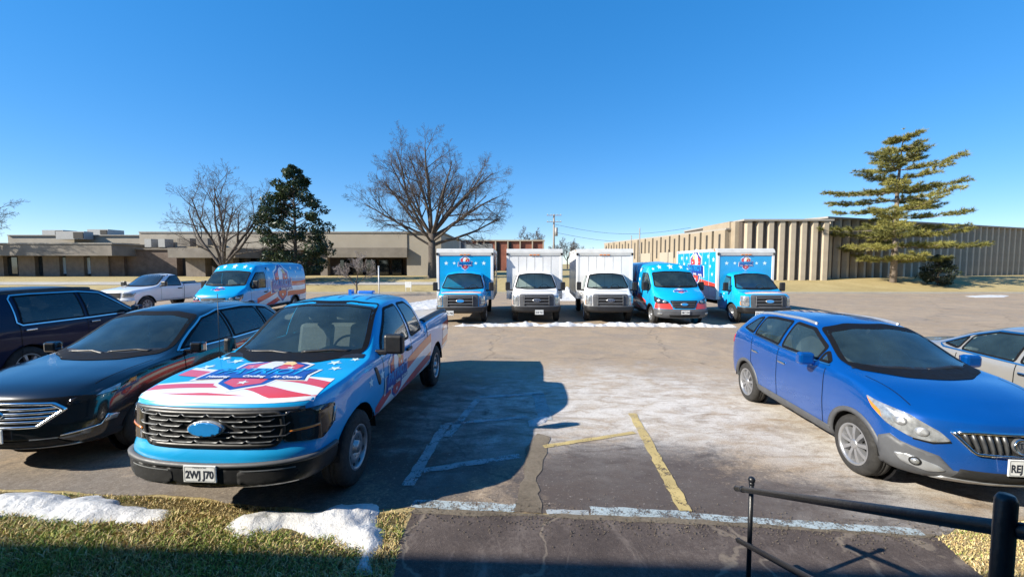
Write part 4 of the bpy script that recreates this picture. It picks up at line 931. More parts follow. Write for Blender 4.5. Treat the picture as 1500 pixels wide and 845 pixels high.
    for a, b, r_ in ((-.45, 2.28, .10), (0, 2.30, .13), (.45, 2.28, .10), (-.72, 2.20, .06), (.72, 2.20, .06)): pF.poly(mb, star(a, b, r_), .006, 2)
    mb.build('star_wrap', [M['wrap_white'], M['wrap_red'], M['star']], t)
    for pr, sx in sides:
        mb = MB(); logo(pr, mb, 3.55, 1.42, .92, .92, step=.003, res=.15); mb.build('logo', [M[k] for k in LOGO_M], t)
    mb = MB(); logo(pT, mb, 0, .52, .26, .16, step=.002, detail=False); mb.build('logo', [M[k] for k in LOGO_M], t)
    for y in ys:
        for sx in (1, -1): add_wheel(t, sx, y, wz, .355, .21, .23, .99, 'steel', 6)
    return t

def make_box_truck(label, blue, group=None):
    "cutaway cab with a square cargo box"
    t = thing('box_truck', label, 'box truck', group=group); LC = 2.15
    keys = [(0, .48, .90, 1.14, .78, 1.19, 1.21), (.12, .44, .94, 1.16, .82, 1.23, 1.26), (.55, .42, 1.0, 1.20, .86, 1.29, 1.33), (.72, .42, 1.01, 1.22, .87, 1.33, 1.38), (.9, .42, 1.01, 1.24, .86, 1.45, 1.54), (1.32, .42, 1.01, 1.26, .76, 1.90, 2.00), (1.5, .42, 1.01, 1.28, .75, 1.98, 2.07), (1.9, .42, 1.01, 1.30, .75, 2.02, 2.11), (LC, .42, 1.01, 1.30, .75, 2.02, 2.11)]
    lf = Loft(keys, LC, ds=.04, fd=1.0, front=lambda x, z: .20 * x ** 3 + np.interp(z, [.4, .7, 1.1, 1.25], [0, .02, .04, .10]), rnd=.06)
    lf.cut_arch(.95, .39, .45)
    pF = Proj(lf.bvh, FRONT); pT = Proj(lf.bvh, TOP, V=(0, 1, 0)); pW = Wrap(lf.bvh, 1.0, 1.0); u = pW.u
    sides = [(Proj(lf.bvh, LEFT), 1), (Proj(lf.bvh, RIGHT, flip=True), -1)]
    pm = 'wrap_blue' if blue else 'paint_white'
    window(lf, t, pF, rpoly([(-.86, 1.41), (-.4, 1.375), (.4, 1.375), (.86, 1.41), (.70, 1.92), (.3, 1.985), (-.3, 1.985), (-.70, 1.92)], .06), 'glass', w=.05, name='windscreen')
    for pr, sx in sides: window(lf, t, pr, rpoly([(1.02, 1.29), (1.40, 1.86), (1.86, 1.90), (1.86, 1.28)], .05), 'glass', w=.04, name='side_window')
    c = lf.cen; nz = lf.fn[:, 2]
    cl = [('hood', (nz > .35) & (c[:, 1] < .78) & (np.abs(c[:, 0]) < .86) & (c[:, 2] > 1.0)), ('roof', (nz > .6) & (c[:, 2] > 1.9))]
    for sx in (1, -1): cl.append(('door.%d' % sx, lf.rect(.92 + .46, 2.0, .5, 1.95, sx)))
    P = lf.build(t, cl, {'body': M[pm]}); arch_liner(t, lf)
    for pr, sx in sides:
        overlay(t, 'panel_gap', M['seam'], [(pr, 'ribbon', ([(a, .5), (a, 1.28)], .014), dict(off=.003)) for a in (.98, 1.96) if a > 1.4] + [(pr, 'ribbon', ([(.97, .88), (.97, 1.28)], .014), dict(off=.003))], True)
        h = MB(); x0, x1 = sorted((sx * 1.0, sx * 1.035)); h.bbox(x0, x1, 1.70, 1.88, 1.10, 1.15, .012); h.build('door_handle', M['black'], P['door.%d' % sx])
        mirror(t, sx, 1.08, 1.02, 1.28, 'black', w=.20, h=.36, arm=.16)
    cabin(t, .88, 1.37, .80, 2.0, rows=1, dash=.2)
    # grille in its dark surround, square lamps, bumper
    overlay(t, 'grille_surround', M['grey_plastic'], [(pW, 'poly', (rpoly([(-u(.68, .08), .70), (-u(.70, .1), 1.20), (u(.70, .1), 1.20), (u(.68, .08), .70)], .06),), dict(off=.03, skirt=.04))])
    overlay(t, 'grille', M['black'], [(pF, 'poly', (rpoly([(-.52, .76), (-.54, 1.13), (.54, 1.13), (.52, .76)], .03),), dict(off=.036))])
    overlay(t, 'grille_bar', M['grey_plastic'], [(pF, 'ribbon', ([(-.52, z), (.52, z)], .05), dict(off=.06, skirt=.03)) for z in (.82, .945, 1.07)] + [(pF, 'ribbon', ([(x, .74), (x, 1.14)], .035), dict(off=.062, skirt=.03)) for x in (-.5, .5)], True)
    overlay(t, 'badge', [M['oval_blue'] if blue else M['oval_dark'], M['silver_plastic']], [(pF, 'poly', (ellipse(0, .945, .165, .068),), dict(off=.075, skirt=.03, mi=1)), (pF, 'poly', (ellipse(0, .945, .150, .055),), dict(off=.08))] + ([] if blue else [(pF, 'text', ('Ford', 0, .945, .10), dict(off=.084, mi=1, shear=.25, width=.19))]))
    for sx in (1, -1):
        q = lambda p: [(sx * a, b) for a, b in p]
        l = overlay(t, 'headlight', M['lamp_clear'], [(pW, 'poly', (q(rpoly([(u(.72, .1), .74), (u(.73, .12), 1.14), (u(.95, .36), 1.14), (u(.94, .33), .74)], .03)),), dict(off=.02, skirt=.03))])
        overlay(l, 'indicator', M['lamp_amber'], [(pW, 'poly', (q([(u(.925, .30), .76), (u(.935, .32), .92), (u(.948, .36), .92), (u(.945, .34), .76)]),), dict(off=.026))])
        overlay(l, 'lamp_edge', M['grey_plastic'], [(pW, 'ribbon', (q([(u(.73, .11), .93), (u(.93, .31), .93)]), .02), dict(off=.026))])
    e = u(1.0, .46)
    overlay(t, 'bumper', M['black'], [(pW, 'poly', (rpoly([(-e, .34), (-e, .68), (e, .68), (e, .34), (u(.7, .08), .30), (-u(.7, .08), .30)], .04),), dict(off=.07, skirt=.10))])
    overlay(t, 'bumper_step', M['grey_plastic'], [(pW, 'ribbon', ([(-e, .69), (e, .69)], .05), dict(off=.065, skirt=.08)), (pF, 'ribbon', ([(-.6, .46), (.6, .46)], .05), dict(off=.075))], True)
    plate(t, '31B Y5C' if not blue else '27C P4A', .10 if not blue else -.42, -.085, .47, .34, .19)
    wiper(t, pF, [(-.62, 1.43), (0, 1.445)]); wiper(t, pF, [(.1, 1.43), (.64, 1.45)])
    # cargo box
    BW, B0, B1, Z0, Z1 = 1.23, 1.75, 6.15, .86, 3.06
    def panel(nm, x0, x1, y0, y1, z0, z1, mt, b=.0):
        m = MB(); (m.bbox(x0, x1, y0, y1, z0, z1, b) if b else m.box(x0, x1, y0, y1, z0, z1)); return m.build(nm, M[mt], t)
    panel('cargo_box', -BW + .03, BW - .03, B0 + .03, B1 - .03, Z0, Z1 - .04, 'box_white')
    panel('front_panel', -BW + .10, BW - .10, B0 + .005, B0 + .029, 1.0, Z1 - .30, 'wrap_blue' if blue else 'box_white')
    for sx in (1, -1):
        a, b = sorted((sx * (BW - .029), sx * (BW - .008)))
        panel('side_panel', a, b, B0 + .12, B1 - .1, Z0 + .14, Z1 - .12, 'box_white')
        a, b = sorted((sx * (BW - .105), sx * (BW + .01))); panel('corner_post', a, b, B0 - .01, B0 + .11, Z0, Z1 - .28, 'box_white', .012)
        a, b = sorted((sx * (BW - .03), sx * (BW + .012))); panel('lower_rail', a, b, B0 + .12, B1, Z0 - .02, Z0 + .13, 'cap_grey')
        panel('upper_rail', a, b, B0 + .2, B1, Z1 - .11, Z1 + .01, 'cap_grey')
        panel('rear_post', a, b, B1 - .095, B1 + .01, Z0 + .135, Z1 - .115, 'cap_grey')
    cp = MB(); X = Matrix(((0, 1, 0, 0), (1, 0, 0, 0), (0, 0, 1, 0), (0, 0, 0, 1)))
    pr_ = [(B0 - .02, Z1 - .29), (B0 - .03, Z1 - .16), (B0 + .02, Z1 - .04), (B0 + .12, Z1 + .015), (B0 + .5, Z1 + .02), (B0 + .5, Z1 - .03), (B0 + .13, Z1 - .06), (B0 + .115, Z1 - .29)]
    n = len(pr_); vs = [(-BW - .012, y, z) for y, z in pr_] + [(BW + .012, y, z) for y, z in pr_]
    cp.add(vs, [list(range(n)), list(range(n, 2 * n))[::-1]] + [(i, i + n, (i + 1) % n + n, (i + 1) % n) for i in range(n)])
    cap = cp.build('roof_cap', M['cap_grey'], t)
    panel('roof_sheet', -BW + .03, BW - .03, B0 + .5, B1, Z1 - .035, Z1 - .005, 'cap_grey')
    for x in (-.16, 0, .16):
        m = MB(); m.bbox(x - .06, x + .06, B0 - .05, B0 - .018, Z1 - .275, Z1 - .235, .01); m.build('marker_light', M['lamp_amber'], t)
    for sx in (1, -1):
        m = MB(); m.bbox(sx * (BW - .03) - .05, sx * (BW - .03) + .05, B0 - .055, B0 - .02, Z1 - .26, Z1 - .17, .012); m.build('corner_lamp', M['lamp_smoke'], t)
    for x in (-.72, -.36, 0, .36, .72) if not blue else ():
        m = MB(); m.box(x - .012, x + .012, B0 - .001, B0 + .0045, 1.02, Z1 - .31); m.build('panel_seam', M['cap_grey'], t)
    for sx in (1, -1):
        for y in (2.5, 3.2, 3.9, 4.6, 5.3):
            m = MB(); a, b = sorted((sx * (BW - .0085), sx * (BW - .004))); m.box(a, b, y - .012, y + .012, Z0 + .15, Z1 - .13); m.build('panel_seam', M['box_white'] if not blue else M['cap_grey'], t)
        for y in (2.0, 5.95):
            m = MB(); a, b = sorted((sx * (BW + .0), sx * (BW + .03))); m.bbox(a, b, y - .05, y + .05, Z1 - .085, Z1 - .035, .008); m.build('marker_light', M['lamp_amber' if y < 3 else 'lamp_red'], t)
    ch = MB(); 
    for x in (-.42, .42): ch.box(x - .05, x + .05, 1.6, B1, .55, .80)
    for y in (2.3, 3.2, 4.1, 5.0, 5.9): ch.box(-BW + .08, BW - .08, y - .04, y + .04, .80, Z0)
    ch.box(-.9, .9, B1 - .1, B1 + .05, .45, .58); ch.build('chassis', M['under'], t)
    # blue wrap: stars and logos
    if blue:
        pb = Proj(None, FRONT, (0, B0 + .004, 0)); mb = MB()
        for x, r_ in ((-.82, .10), (-.47, .08), (.47, .08), (.82, .10)): pb.poly(mb, star(x, 2.44, r_), .002, 2)
        mb.build('star_wrap', [M['wrap_white'], M['wrap_red'], M['star']], t); mb = MB()
        band(pT, mb, list(np.linspace(-.8, .8, 10)), lambda x: .14 + .2 * abs(x) ** 3, lambda x: .42 + .08 * x, .008, 0, .05)
        band(pT, mb, list(np.linspace(-.8, .8, 10)), lambda x: .24 + .05 * abs(x), lambda x: .31 + .03 * x + .05 * abs(x), .011, 1, .05)
        mb.build('hood_wrap', [M['wrap_white'], M['wrap_red']], P['hood'])
        for sx in (1, -1):
            mb = MB(); pr = Proj(None, (sx, 0, 0), (sx * (BW - .0075), 0, 0), flip=sx < 0)
            pr.poly(mb, [(B0 + .14, 1.55), (B0 + .14, Z1 - .13), (B1 - .12, Z1 - .13), (B1 - .12, 2.0)], .002, 3, .5)
            pr.poly(mb, [(B0 + .14, 1.35), (B0 + .14, 1.55), (B1 - .12, 2.0), (B1 - .12, 1.7)], .002, 1, .5)
            for s, z, r_ in ((2.1, 2.6, .13), (2.4, 2.3, .10), (2.6, 2.75, .12), (2.85, 2.45, .08), (4.9, 2.7, .12), (5.2, 2.4, .12), (5.5, 2.7, .13), (5.8, 2.35, .12), (2.2, 1.95, .1)): pr.poly(mb, star(s, z, r_), .005, 2)
            ps = sides[0][0] if sx > 0 else sides[1][0]
            ps.poly(mb, star(1.66, .98, .09), .005, 2); ps.poly(mb, star(1.55, 1.15, .06), .005, 2)
            mb.build('flag_wrap', [M['wrap_white'], M['wrap_red'], M['star'], M['wrap_blue']], t)
        mb = MB(); logo(pb, mb, 0, 2.43, .30, .30, step=.003, base=.004); mb.build('logo', [M[k] for k in LOGO_M], t)
        for sx in (1, -1):
            pr = Proj(None, (sx, 0, 0), (sx * (BW - .0075), 0, 0), flip=sx < 0); mb = MB(); logo(pr, mb, 3.85, 2.15, .85, .85, step=.004, base=.006, res=.4); mb.build('logo', [M[k] for k in LOGO_M], t)
    for sx in (1, -1):
        add_wheel(t, sx, .95, .39, .385, .215, .235, .99, 'steel', 6)
        add_wheel(t, sx, 4.65, .39, .385, .215, .235, 1.0, 'steel', 6); 
    return t
from mathutils import noise as mnoise
def N3(x, y, z=0.0): return mnoise.noise(Vector((x, y, z)))
# ------------------------------------------------------------------ ground materials
def ground_mat(name, cols, scale=1.0, rough=0.9, bmp=0.4, fine=None):
    m, t, p = nodes_of(name); v = objco(t)
    a = noise(t, 0.35 * scale, 6, 0.65, v); b = noise(t, 6 * scale, 6, 0.7, v); c = noise(t, 60 * scale, 3, 0.7, v)
    col = ramp(t, mathn(t, 'ADD', mathn(t, 'MULTIPLY', a, 0.6), mathn(t, 'MULTIPLY', b, 0.4)), [(0.32 + 0.36 * i / (len(cols) - 1), q) for i, q in enumerate(cols)])
    col = mixc(t, ramp(t, c, [(0.35, (0, 0, 0)), (0.7, (0.35, 0.35, 0.35))]), col, [x * 0.55 for x in cols[0]])
    t.links.new(col, p.inputs['Base Color']); p.inputs['Roughness'].default_value = rough; p.inputs['Specular IOR Level'].default_value = 0.2
    bump(t, p, mathn(t, 'ADD', b, c), bmp, 0.03); return m
M['lawn'] = ground_mat('dry_winter_lawn', [(0.28, 0.215, 0.095), (0.40, 0.315, 0.15), (0.50, 0.40, 0.21)], 0.8)
M['near_soil'] = ground_mat('soil_under_grass', [(0.10, 0.075, 0.035), (0.16, 0.13, 0.055), (0.26, 0.20, 0.10)], 2.5, bmp=0.8)
M['dead_grass'] = ground_mat('dead_grass_ground', [(0.30, 0.22, 0.11), (0.42, 0.32, 0.17), (0.5, 0.40, 0.24)], 2.5, bmp=0.8)
M['concrete'] = ground_mat('pale_concrete', [(0.34, 0.31, 0.27), (0.42, 0.39, 0.34), (0.48, 0.45, 0.40)], 2.0)
def asphalt_lot():
    "old asphalt bleached by road salt, with one bare damp patch and streaks"
    m, t, p = nodes_of('salted_asphalt'); v = objco(t)
    sx = t.nodes.new('ShaderNodeSeparateXYZ'); t.links.new(v, sx.inputs[0]); X, Y = sx.outputs[0], sx.outputs[1]
    big = noise(t, 0.28, 6, 0.6, v, 0.6); mid = noise(t, 1.6, 6, 0.7, v, 0.4); fine = noise(t, 26, 5, 0.75, v); grit = noise(t, 130, 2, 0.6, v)
    st = noise(t, 2.4, 9, 0.78, objco(t, (0.75, 1.7, 1)), 0.5)
    med = noise(t, 7, 7, 0.75, v, 0.3)
    base = ramp(t, mathn(t, 'ADD', mathn(t, 'ADD', mathn(t, 'MULTIPLY', big, 0.3), mathn(t, 'MULTIPLY', mid, 0.3)), mathn(t, 'MULTIPLY', mathn(t, 'ADD', med, fine), 0.2)), [(0.34, (0.23, 0.172, 0.118)), (0.5, (0.355, 0.27, 0.185)), (0.66, (0.46, 0.355, 0.245))])
    base = mixc(t, ramp(t, noise(t, 0.9, 7, 0.7, v, 1.2), [(0.45, (0, 0, 0)), (0.62, (0.75, 0.75, 0.75))]), base, (0.26, 0.215, 0.175))
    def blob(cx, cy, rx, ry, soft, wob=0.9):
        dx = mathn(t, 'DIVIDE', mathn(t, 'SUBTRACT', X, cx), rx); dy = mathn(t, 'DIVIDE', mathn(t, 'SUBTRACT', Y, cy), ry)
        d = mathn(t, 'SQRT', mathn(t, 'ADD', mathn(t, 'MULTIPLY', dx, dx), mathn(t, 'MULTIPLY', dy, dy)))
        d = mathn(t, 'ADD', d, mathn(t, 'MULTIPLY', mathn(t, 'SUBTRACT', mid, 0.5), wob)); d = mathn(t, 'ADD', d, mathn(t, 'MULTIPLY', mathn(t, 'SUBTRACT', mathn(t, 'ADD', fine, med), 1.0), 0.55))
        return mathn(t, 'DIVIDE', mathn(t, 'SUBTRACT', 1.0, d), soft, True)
    # bare dark asphalt near the building end of the bays and under the pickup; there it also paints in the cast shadow
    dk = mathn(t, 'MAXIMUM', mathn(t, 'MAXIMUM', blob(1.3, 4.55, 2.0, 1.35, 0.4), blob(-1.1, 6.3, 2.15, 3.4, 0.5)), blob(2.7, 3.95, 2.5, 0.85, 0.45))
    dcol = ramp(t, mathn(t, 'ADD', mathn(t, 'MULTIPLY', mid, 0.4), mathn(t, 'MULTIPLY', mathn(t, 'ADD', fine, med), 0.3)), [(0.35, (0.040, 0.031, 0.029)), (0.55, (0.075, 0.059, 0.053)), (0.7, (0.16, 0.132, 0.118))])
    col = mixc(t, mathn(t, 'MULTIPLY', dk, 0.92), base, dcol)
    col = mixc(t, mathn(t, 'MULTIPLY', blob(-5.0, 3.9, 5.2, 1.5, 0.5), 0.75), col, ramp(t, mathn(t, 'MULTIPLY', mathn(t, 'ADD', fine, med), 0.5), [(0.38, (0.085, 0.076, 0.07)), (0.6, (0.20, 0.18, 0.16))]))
    # dried salt
    sm = mathn(t, 'MULTIPLY', mathn(t, 'MAXIMUM', blob(2.3, 7.0, 4.8, 3.2, 0.8, 1.6), blob(5.0, 5.2, 3.6, 2.4, 0.8, 1.6)), ramp(t, st, [(0.36, (0, 0, 0)), (0.56, (1, 1, 1))]))
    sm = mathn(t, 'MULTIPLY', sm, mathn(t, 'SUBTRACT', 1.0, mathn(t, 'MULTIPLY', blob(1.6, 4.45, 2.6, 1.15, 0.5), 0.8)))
    col = mixc(t, mathn(t, 'MULTIPLY', sm, 0.95), col, (0.62, 0.585, 0.54))
    sp = ramp(t, fine, [(0.60, (0, 0, 0)), (0.68, (1, 1, 1))]); col = mixc(t, mathn(t, 'MULTIPLY', sp, 0.4), col, (0.5, 0.47, 0.43))
    col = mixc(t, ramp(t, grit, [(0.5, (0, 0, 0)), (0.68, (0.6, 0.6, 0.6))]), col, (0.06, 0.05, 0.045)); col = mixc(t, ramp(t, med, [(0.28, (0.55, 0.55, 0.55)), (0.42, (0, 0, 0))]), col, (0.13, 0.11, 0.09))
    vo = nn(t, 'ShaderNodeTexVoronoi', Scale=0.16); vo.feature = 'DISTANCE_TO_EDGE'
    wv = t.nodes.new('ShaderNodeVectorMath'); wv.operation = 'ADD'; nz = nn(t, 'ShaderNodeTexNoise', Scale=1.3, Detail=6); t.links.new(v, nz.inputs['Vector']); t.links.new(v, wv.inputs[0]); t.links.new(nz.outputs[1], wv.inputs[1]); t.links.new(wv.outputs[0], vo.inputs['Vector'])
    ck = ramp(t, vo.outputs[0], [(0.0, (1, 1, 1)), (0.002, (1, 1, 1)), (0.005, (0, 0, 0))]); col = mixc(t, mathn(t, 'MULTIPLY', ck, mathn(t, 'MULTIPLY', mid, 0.8)), col, (0.035, 0.03, 0.026))
    t.links.new(col, p.inputs['Base Color']); t.links.new(mathn(t, 'SUBTRACT', 0.92, mathn(t, 'MULTIPLY', dk, 0.25)), p.inputs['Roughness']); p.inputs['Specular IOR Level'].default_value = 0.3
    bump(t, p, mathn(t, 'ADD', fine, grit), 0.35, 0.012); return m
def asphalt_walk():
    m, t, p = nodes_of('dark_asphalt'); v = objco(t)
    mid = noise(t, 2.2, 6, 0.7, v, 0.5); fine = noise(t, 34, 5, 0.75, v); grit = noise(t, 150, 2, 0.6, v); st = noise(t, 1.8, 5, 0.7, objco(t, (2.0, 0.7, 1)), 1.0)
    col = ramp(t, mathn(t, 'ADD', mathn(t, 'MULTIPLY', mid, 0.6), mathn(t, 'MULTIPLY', fine, 0.4)), [(0.36, (0.050, 0.038, 0.034)), (0.52, (0.085, 0.066, 0.058)), (0.66, (0.15, 0.122, 0.108))])
    col = mixc(t, mathn(t, 'MULTIPLY', ramp(t, st, [(0.56, (0, 0, 0)), (0.7, (1, 1, 1))]), 0.5), col, (0.24, 0.20, 0.175))
    col = mixc(t, ramp(t, grit, [(0.6, (0, 0, 0)), (0.72, (0.8, 0.8, 0.8))]), col, (0.26, 0.22, 0.19)); col = mixc(t, ramp(t, fine, [(0.25, (0.7, 0.7, 0.7)), (0.36, (0, 0, 0))]), col, (0.02, 0.016, 0.014))
    vo = nn(t, 'ShaderNodeTexVoronoi', Scale=0.9); vo.feature = 'DISTANCE_TO_EDGE'
    wv = t.nodes.new('ShaderNodeVectorMath'); wv.operation = 'ADD'; nz = nn(t, 'ShaderNodeTexNoise', Scale=1.6, Detail=6); t.links.new(v, nz.inputs['Vector']); t.links.new(v, wv.inputs[0]); t.links.new(nz.outputs[1], wv.inputs[1]); t.links.new(wv.outputs[0], vo.inputs['Vector'])
    ck = ramp(t, vo.outputs[0], [(0.0, (1, 1, 1)), (0.010, (1, 1, 1)), (0.026, (0, 0, 0))]); col = mixc(t, mathn(t, 'MULTIPLY', ck, mathn(t, 'MULTIPLY', mid, 1.4, True)), col, (0.22, 0.18, 0.14))
    t.links.new(col, p.inputs['Base Color']); p.inputs['Roughness'].default_value = 0.85; p.inputs['Specular IOR Level'].default_value = 0.3
    bump(t, p, mathn(t, 'ADD', fine, grit), 0.6, 0.012); return m
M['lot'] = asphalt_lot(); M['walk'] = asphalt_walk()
def worn_paint(name, c, wear, alpha=0.7):
    m, t, p = nodes_of(name); v = objco(t); out = t.nodes['Material Output']
    n = mathn(t, 'ADD', mathn(t, 'MULTIPLY', noise(t, 7, 6, 0.75, v), 0.6), mathn(t, 'MULTIPLY', noise(t, 60, 4, 0.7, v), 0.4))
    t.links.new(ramp(t, noise(t, 3, 5, 0.6, v), [(0.3, [x * 0.7 for x in c]), (0.7, c)]), p.inputs['Base Color']); p.inputs['Roughness'].default_value = 0.8
    tr = t.nodes.new('ShaderNodeBsdfTransparent'); mx = t.nodes.new('ShaderNodeMixShader')
    t.links.new(ramp(t, n, [(wear - 0.04, (0, 0, 0)), (wear + 0.06, (alpha, alpha, alpha))]), mx.inputs[0]); t.links.new(tr.outputs[0], mx.inputs[1]); t.links.new(p.outputs[0], mx.inputs[2]); t.links.new(mx.outputs[0], out.inputs['Surface'])
    return m
M['yellow_line'] = worn_paint('worn_yellow_paint', (0.56, 0.43, 0.18), 0.43, 0.9)
M['white_line'] = worn_paint('worn_white_paint', (0.50, 0.55, 0.57), 0.44, 0.7)
M['blue_line'] = worn_paint('worn_blue_white_paint', (0.48, 0.57, 0.60), 0.475, 0.8)
M['rubble'] = ground_mat('crumbled_asphalt', [(0.16, 0.13, 0.10), (0.32, 0.27, 0.21), (0.44, 0.38, 0.31)], 4, bmp=1.2)
def snow_mat():
    m, t, p = nodes_of('old_snow'); v = objco(t); n = noise(t, 5, 6, 0.65, v); d = noise(t, 22, 5, 0.7, v)
    col = ramp(t, n, [(0.3, (0.40, 0.40, 0.41)), (0.62, (0.60, 0.60, 0.60))]); col = mixc(t, ramp(t, d, [(0.56, (0, 0, 0)), (0.76, (0.7, 0.7, 0.7))]), col, (0.36, 0.32, 0.26))
    t.links.new(col, p.inputs['Base Color']); p.inputs['Roughness'].default_value = 0.7; p.inputs['Subsurface Weight'].default_value = 0.15; p.inputs['Subsurface Radius'].default_value = (0.05, 0.06, 0.07)
    bump(t, p, mathn(t, 'ADD', mathn(t, 'ADD', n, d), mathn(t, 'MULTIPLY', noise(t, 70, 3, 0.7, v), 0.3)), 0.6, 0.03); return m
M['snow'] = snow_mat()
def struct(o): o['kind'] = 'structure'; return o

# ------------------------------------------------------------------ terrain, lot, paths
def hgt(x, y):
    t = min(1, max(0, (y - 35) / 9)); return 0.92 * t * t * (3 - 2 * t)
def sheet(name, poly, z, mat, res=0.5, rag=0.0, rs=3.0, kind='structure', follow=False):
    v, f = trifill(poly, 1e9) if res is None else (None, None)
    if rag:
        q = []
        for a, b in zip(poly, poly[1:] + poly[:1]):
            a, b = Vector(a), Vector(b); n = max(1, int((b - a).length / 0.08)) if (b - a).length < 12 else 1
            for i in range(n):
                p = a.lerp(b, i / n); q.append((p.x + rag * N3(p.x * rs, p.y * rs, 1), p.y + rag * N3(p.x * rs, p.y * rs, 9) + rag * .4 * N3(p.x * rs * 5, p.y * rs * 5, 4)))
        poly = q
    v, f = trifill(poly, res or 1e9)
    mb = MB(); mb.add([(x, y, z + (hgt(x, y) if follow else 0)) for x, y in v], f, 0, True); o = mb.build(name, mat); o['kind'] = kind; return o
xs = sorted(set([-600, -300, -160, 160, 300, 600] + list(range(-100, 101, 10)))); ys = sorted(set([-200, -60, 0, 20, 30, 34, 60, 80, 120, 200, 400, 900, 1800] + list(np.arange(35, 46, 0.75))))
mb = MB(); mb.add([(x, y, hgt(x, y)) for y in ys for x in xs], [(j * len(xs) + i, j * len(xs) + i + 1, (j + 1) * len(xs) + i + 1, (j + 1) * len(xs) + i) for j in range(len(ys) - 1) for i in range(len(xs) - 1)], 0, True)
struct(mb.build('ground', M['lawn']))
lot_edge = [gp(*p) for p in ((-500, 706), (-100, 712), (0, 716), (120, 722), (260, 727), (400, 742), (500, 752), (600, 744), (760, 750), (1000, 765), (1200, 775), (1370, 786), (1420, 768), (1500, 760), (1900, 748))]
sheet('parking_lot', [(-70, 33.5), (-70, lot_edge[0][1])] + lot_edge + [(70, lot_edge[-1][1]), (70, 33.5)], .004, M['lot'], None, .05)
sheet('asphalt_path', [gp(*p) for p in ((604, 748), (760, 752), (1000, 763), (1200, 773), (1372, 787), (1440, 845), (1490, 905), (1560, 980), (520, 980), (560, 900), (584, 800))], .008, M['walk'], None, .035, 4)
sheet('near_lawn', [(-30, -4), (-30, 3.86)] + [gp(*p) for p in ((0, 719), (120, 725), (260, 730), (400, 745), (500, 755), (596, 750), (578, 800), (555, 900))] + [(-1.0, -4)], .002, M['near_soil'], None, .03)
sheet('dead_grass_verge', [gp(*p) for p in ((1368, 789), (1420, 770), (1500, 762), (1900, 750))] + [(14, 2.4), (14, 1.2)] + [gp(*p) for p in ((1600, 1000), (1440, 848))], .002, M['dead_grass'], None, .03)
mb = MB(); mb.box(-75, 75, 33.6, 33.78, -.05, .13); struct(mb.build('far_kerb', M['concrete']))
sheet('street_strip', [(-70, 39.2), (-6, 39.2), (-6, 40.6), (-70, 40.6)], .03, M['concrete'], 2.0, follow=True)
def line(name, a, b, w, mat, z=.012, rag=.012):
    a, b = Vector(gp(*a)), Vector(gp(*b)); d = (b - a).normalized(); n = Vector((-d.y, d.x)) * w / 2
    return sheet(name, [tuple(a - n), tuple(b - n), tuple(b + n), tuple(a + n)], z, M[mat], None, rag * 1.9, 7)
for a, b, w, mt in (((926, 606), (1004, 750), .125, 'yellow_line'), ((796, 655), (930, 634), .09, 'yellow_line'), ((604, 738), (754, 745), .13, 'blue_line'), ((865, 749), (1012, 755), .14, 'blue_line'), ((1014, 757), (1352, 781), .10, 'blue_line'), ((800, 750), (862, 752), .07, 'white_line'),
                    ((597, 712), (653, 622), .13, 'white_line'), ((652, 622), (772, 611), .10, 'white_line'), ((620, 690), (762, 668), .12, 'white_line'), ((702, 582), (796, 577), .13, 'white_line'), ((655, 640), (700, 585), .12, 'white_line'), ((788, 577), (800, 616), .22, 'white_line')):
    line('painted_line', a, b, w, mt)
sheet('crumbled_strip', [gp(*p) for p in ((752, 752), (764, 700), (772, 655), (786, 636), (806, 640), (800, 668), (788, 700), (790, 752))], .010, M['rubble'], None, .05, 6)
sheet('crumbled_edge', [gp(*p) for p in ((600, 752), (612, 741), (700, 746), (780, 754), (870, 752), (1000, 760), (1180, 770), (1372, 784), (1372, 790), (1180, 777), (1000, 768), (880, 764), (800, 757), (700, 757))], .010, M['rubble'], None, .03, 7)
# loose crumbs of asphalt and grit near the edge
mb = MB()
for _ in range(1500):
    px = random.uniform(590, 1400); e = 748 + (px - 600) * .045; py = e + abs(random.gauss(0, 14)) * random.choice((-1, 1, 1)); x, y = gp(px, py); r = random.uniform(.002, .009)
    X = Matrix.Translation((x, y, .012 + r * .4)) @ Matrix.Rotation(random.uniform(0, 6), 4, 'Z'); mb.add([(r, 0, 0), (-r, .3 * r, 0), (0, r, .1 * r), (0, -r, 0), (0, 0, r)], [(0, 2, 4), (2, 1, 4), (1, 3, 4), (3, 0, 4)], 0, False, X)
o = mb.build('gravel', M['rubble']); o['kind'] = 'stuff'
# ------------------------------------------------------------------ snow
def snow(name, label, poly, h, res, group=None, ns=1.0, z=0.004, rag=.05):
    q = []
    for a, b in zip(poly, poly[1:] + poly[:1]):
        a, b = Vector(a), Vector(b); n = max(1, int((b - a).length / (res * .8)))
        for i in range(n):
            p = a.lerp(b, i / n); q.append((p.x + rag * N3(p.x * 4, p.y * 4, 2) * 2, p.y + rag * N3(p.x * 4, p.y * 4, 7) * 2))
    v, f = trifill(q, res); P = np.array(v); D = np.full(len(P), 1e9); Q = np.array(q)
    for i in range(len(Q)):
        a, b = Q[i], Q[(i + 1) % len(Q)]; ab = b - a; t = np.clip(((P - a) @ ab) / (ab @ ab + 1e-12), 0, 1); D = np.minimum(D, np.hypot(*(P - a - t[:, None] * ab).T))
    vs = []
    for (x, y), d in zip(v, D):
        e = 1 - math.exp(-d / (h * 1.15)); n = .72 + .5 * N3(x * 1.7 * ns, y * 1.7 * ns, 3) + .35 * N3(x * 5 * ns, y * 5 * ns, 5) + .12 * N3(x * 15 * ns, y * 15 * ns, 1)
        vs.append((x, y, z + (h * e * max(.12, n) if d > 1e-6 else -.01)))
    mb = MB(); mb.add(vs, f, 0, True); o = mb.build(name, M['snow']); return tag(o, label, 'snow', group)
